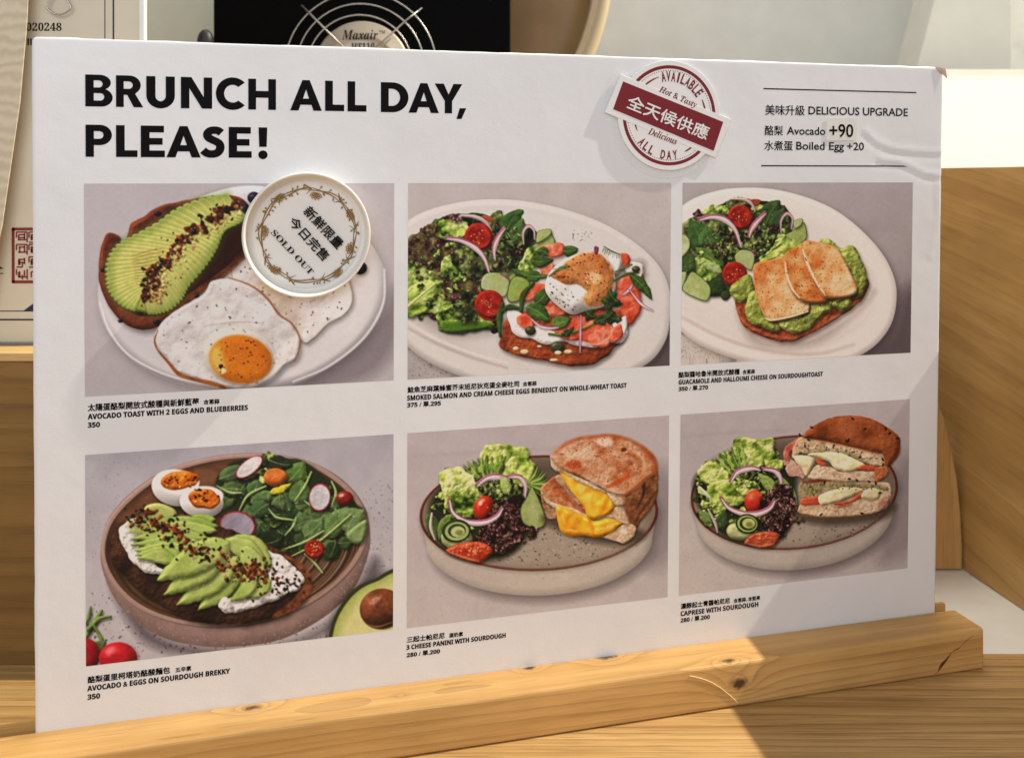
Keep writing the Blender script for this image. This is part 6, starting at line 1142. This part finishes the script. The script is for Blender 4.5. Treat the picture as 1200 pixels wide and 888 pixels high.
def ringpts(R, dy, n=96): return [Vector((cc.x+R*s2*math.cos(t), cc.y+dy, cc.z+R*s2*math.sin(t))) for t in np.linspace(0, 2*math.pi, n, endpoint=False)]
for R, dy, r in ((88, -.010, .0008), (74, -.013, .00075), (60.5, -.016, .00075)): at(sp, tube(ringpts(R, dy), r, None, 8, True), WIRE, 'grille_ring', smooth=True)
bm = bmesh.new()
for (x0, y0, x1, y1) in ((355, 8, 426, 78), (495, 11, 422, 79), (355, 155, 424, 84), (495, 152, 426, 84)): tube([PV(x0, y0, D2)+Vector((0, -.006, 0)), PV((x0*3+x1)/4, (y0*3+y1)/4, D2)+Vector((0, -.015, 0)), PV(x1, y1, D2)+Vector((0, -.019, 0))], .0010, bm, 8)
at(sp, bm, WIRE, 'grille_bar', smooth=True)
cone = lathe([(0, .006), (20*s2, .0058), (20.5*s2, .0064), (22*s2, .0064), (22.5*s2, .0056), (38*s2, .0052), (39*s2, .006), (41*s2, .006), (42*s2, .0048), (54*s2, .004), (56*s2, .002), (56*s2, .0)], 96); bmesh.ops.transform(cone, matrix=Matrix.Translation(cc) @ Matrix.Rotation(math.radians(90), 4, 'X'), verts=cone.verts[:]); at(sp, cone, plain('dust_cap', lin((176, 164, 146)), .45, .3, .05), 'speaker_cone', smooth=True)
words(sp, ITALB('Maxair'), 402, 444, 48, 11.5, D2, -.0068/U, INK, 'speaker_lettering'); words(sp, '™', 445, 452, 41, 3.6, D2, -.0068/U, INK, 'speaker_lettering'); words(sp, SERIFB('HT110'), 413, 440, 60, 8.5, D2, -.0068/U, INK, 'speaker_lettering')
ft = bmesh.new(); bmesh.ops.create_uvsphere(ft, u_segments=24, v_segments=16, radius=1); bmesh.ops.scale(ft, vec=(9.5*s2, 9.5*s2, 15*s2), verts=ft.verts[:]); bmesh.ops.translate(ft, verts=ft.verts[:], vec=PV(241, 50, D2-.12)); at(sp, ft, plain('rubber', (.015, .014, .013), .5), 'rubber_knob', smooth=True)
# round tray standing behind
D3 = 6.6; s3 = D3/1100*U
TAN = plain('tan_wood', lin((160, 126, 80)), .5, 0, .12, 20); RIMC = plain('pale_rim', lin((206, 186, 148)), .45, 0, .06, 40)
tc = PV(436, -39, D3); RT = 280*s3; dz = tc.z-RT-zt
tr = thing('round_tray', 'round tan wooden tray with pale rim right of the loudspeaker', 'tray', (tc.x, tc.y, zt))
rot = Matrix.Translation(Vector((0, 0, tc.z-zt))) @ Matrix.Rotation(math.radians(90), 4, 'X')
def tray(pf, m, name):
    bm = lathe(pf, 128); bmesh.ops.transform(bm, matrix=rot, verts=bm.verts[:]); return obj(name, bm, m, tr, True)
tray([(0, .0), (RT*.85, .0), (RT*.92, .004), (RT*.926, .03), (RT*.93, -.012), (0, -.012)], TAN, 'tray_dish')
tray([(RT*.925, -.012), (RT*.925, .030), (RT*.932, .034), (RT*.940, .031), (RT*.952, .031), (RT*.96, .035), (RT*.975, .036), (RT*.99, .034), (RT, .028), (RT, -.012)], RIMC, 'tray_rim')
if dz > 0: obj('tray_foot', box(-.05, .05, -.03, .02, 0, dz+.004, .001), TAN, tr)
# ------------------------------------------------------------------ what is printed on a part belongs to that part
def under(root, part, *kids):
    p = next(c for c in root.children if c.name.split('.')[0] == part)
    for c in list(root.children):
        if c is not p and c.name.split('.')[0] in kids: c.parent = p
under(lid, 'lid_floor', 'wreath_print', 'flower_print', 'lid_lettering'); under(prc, 'sticker_paper', 'sticker_lettering')
under(bad, 'badge_back', 'badge_ring'); under(bad, 'banner_back', 'banner'); under(sp, 'speaker_cone', 'speaker_lettering'); under(ct, 'sheet', 'border_line', 'corner_ornament', 'number_lettering', 'mark_lettering', 'seal_frame', 'seal_lettering'); under(st, 'front_rail', 'scratch', 'crack')
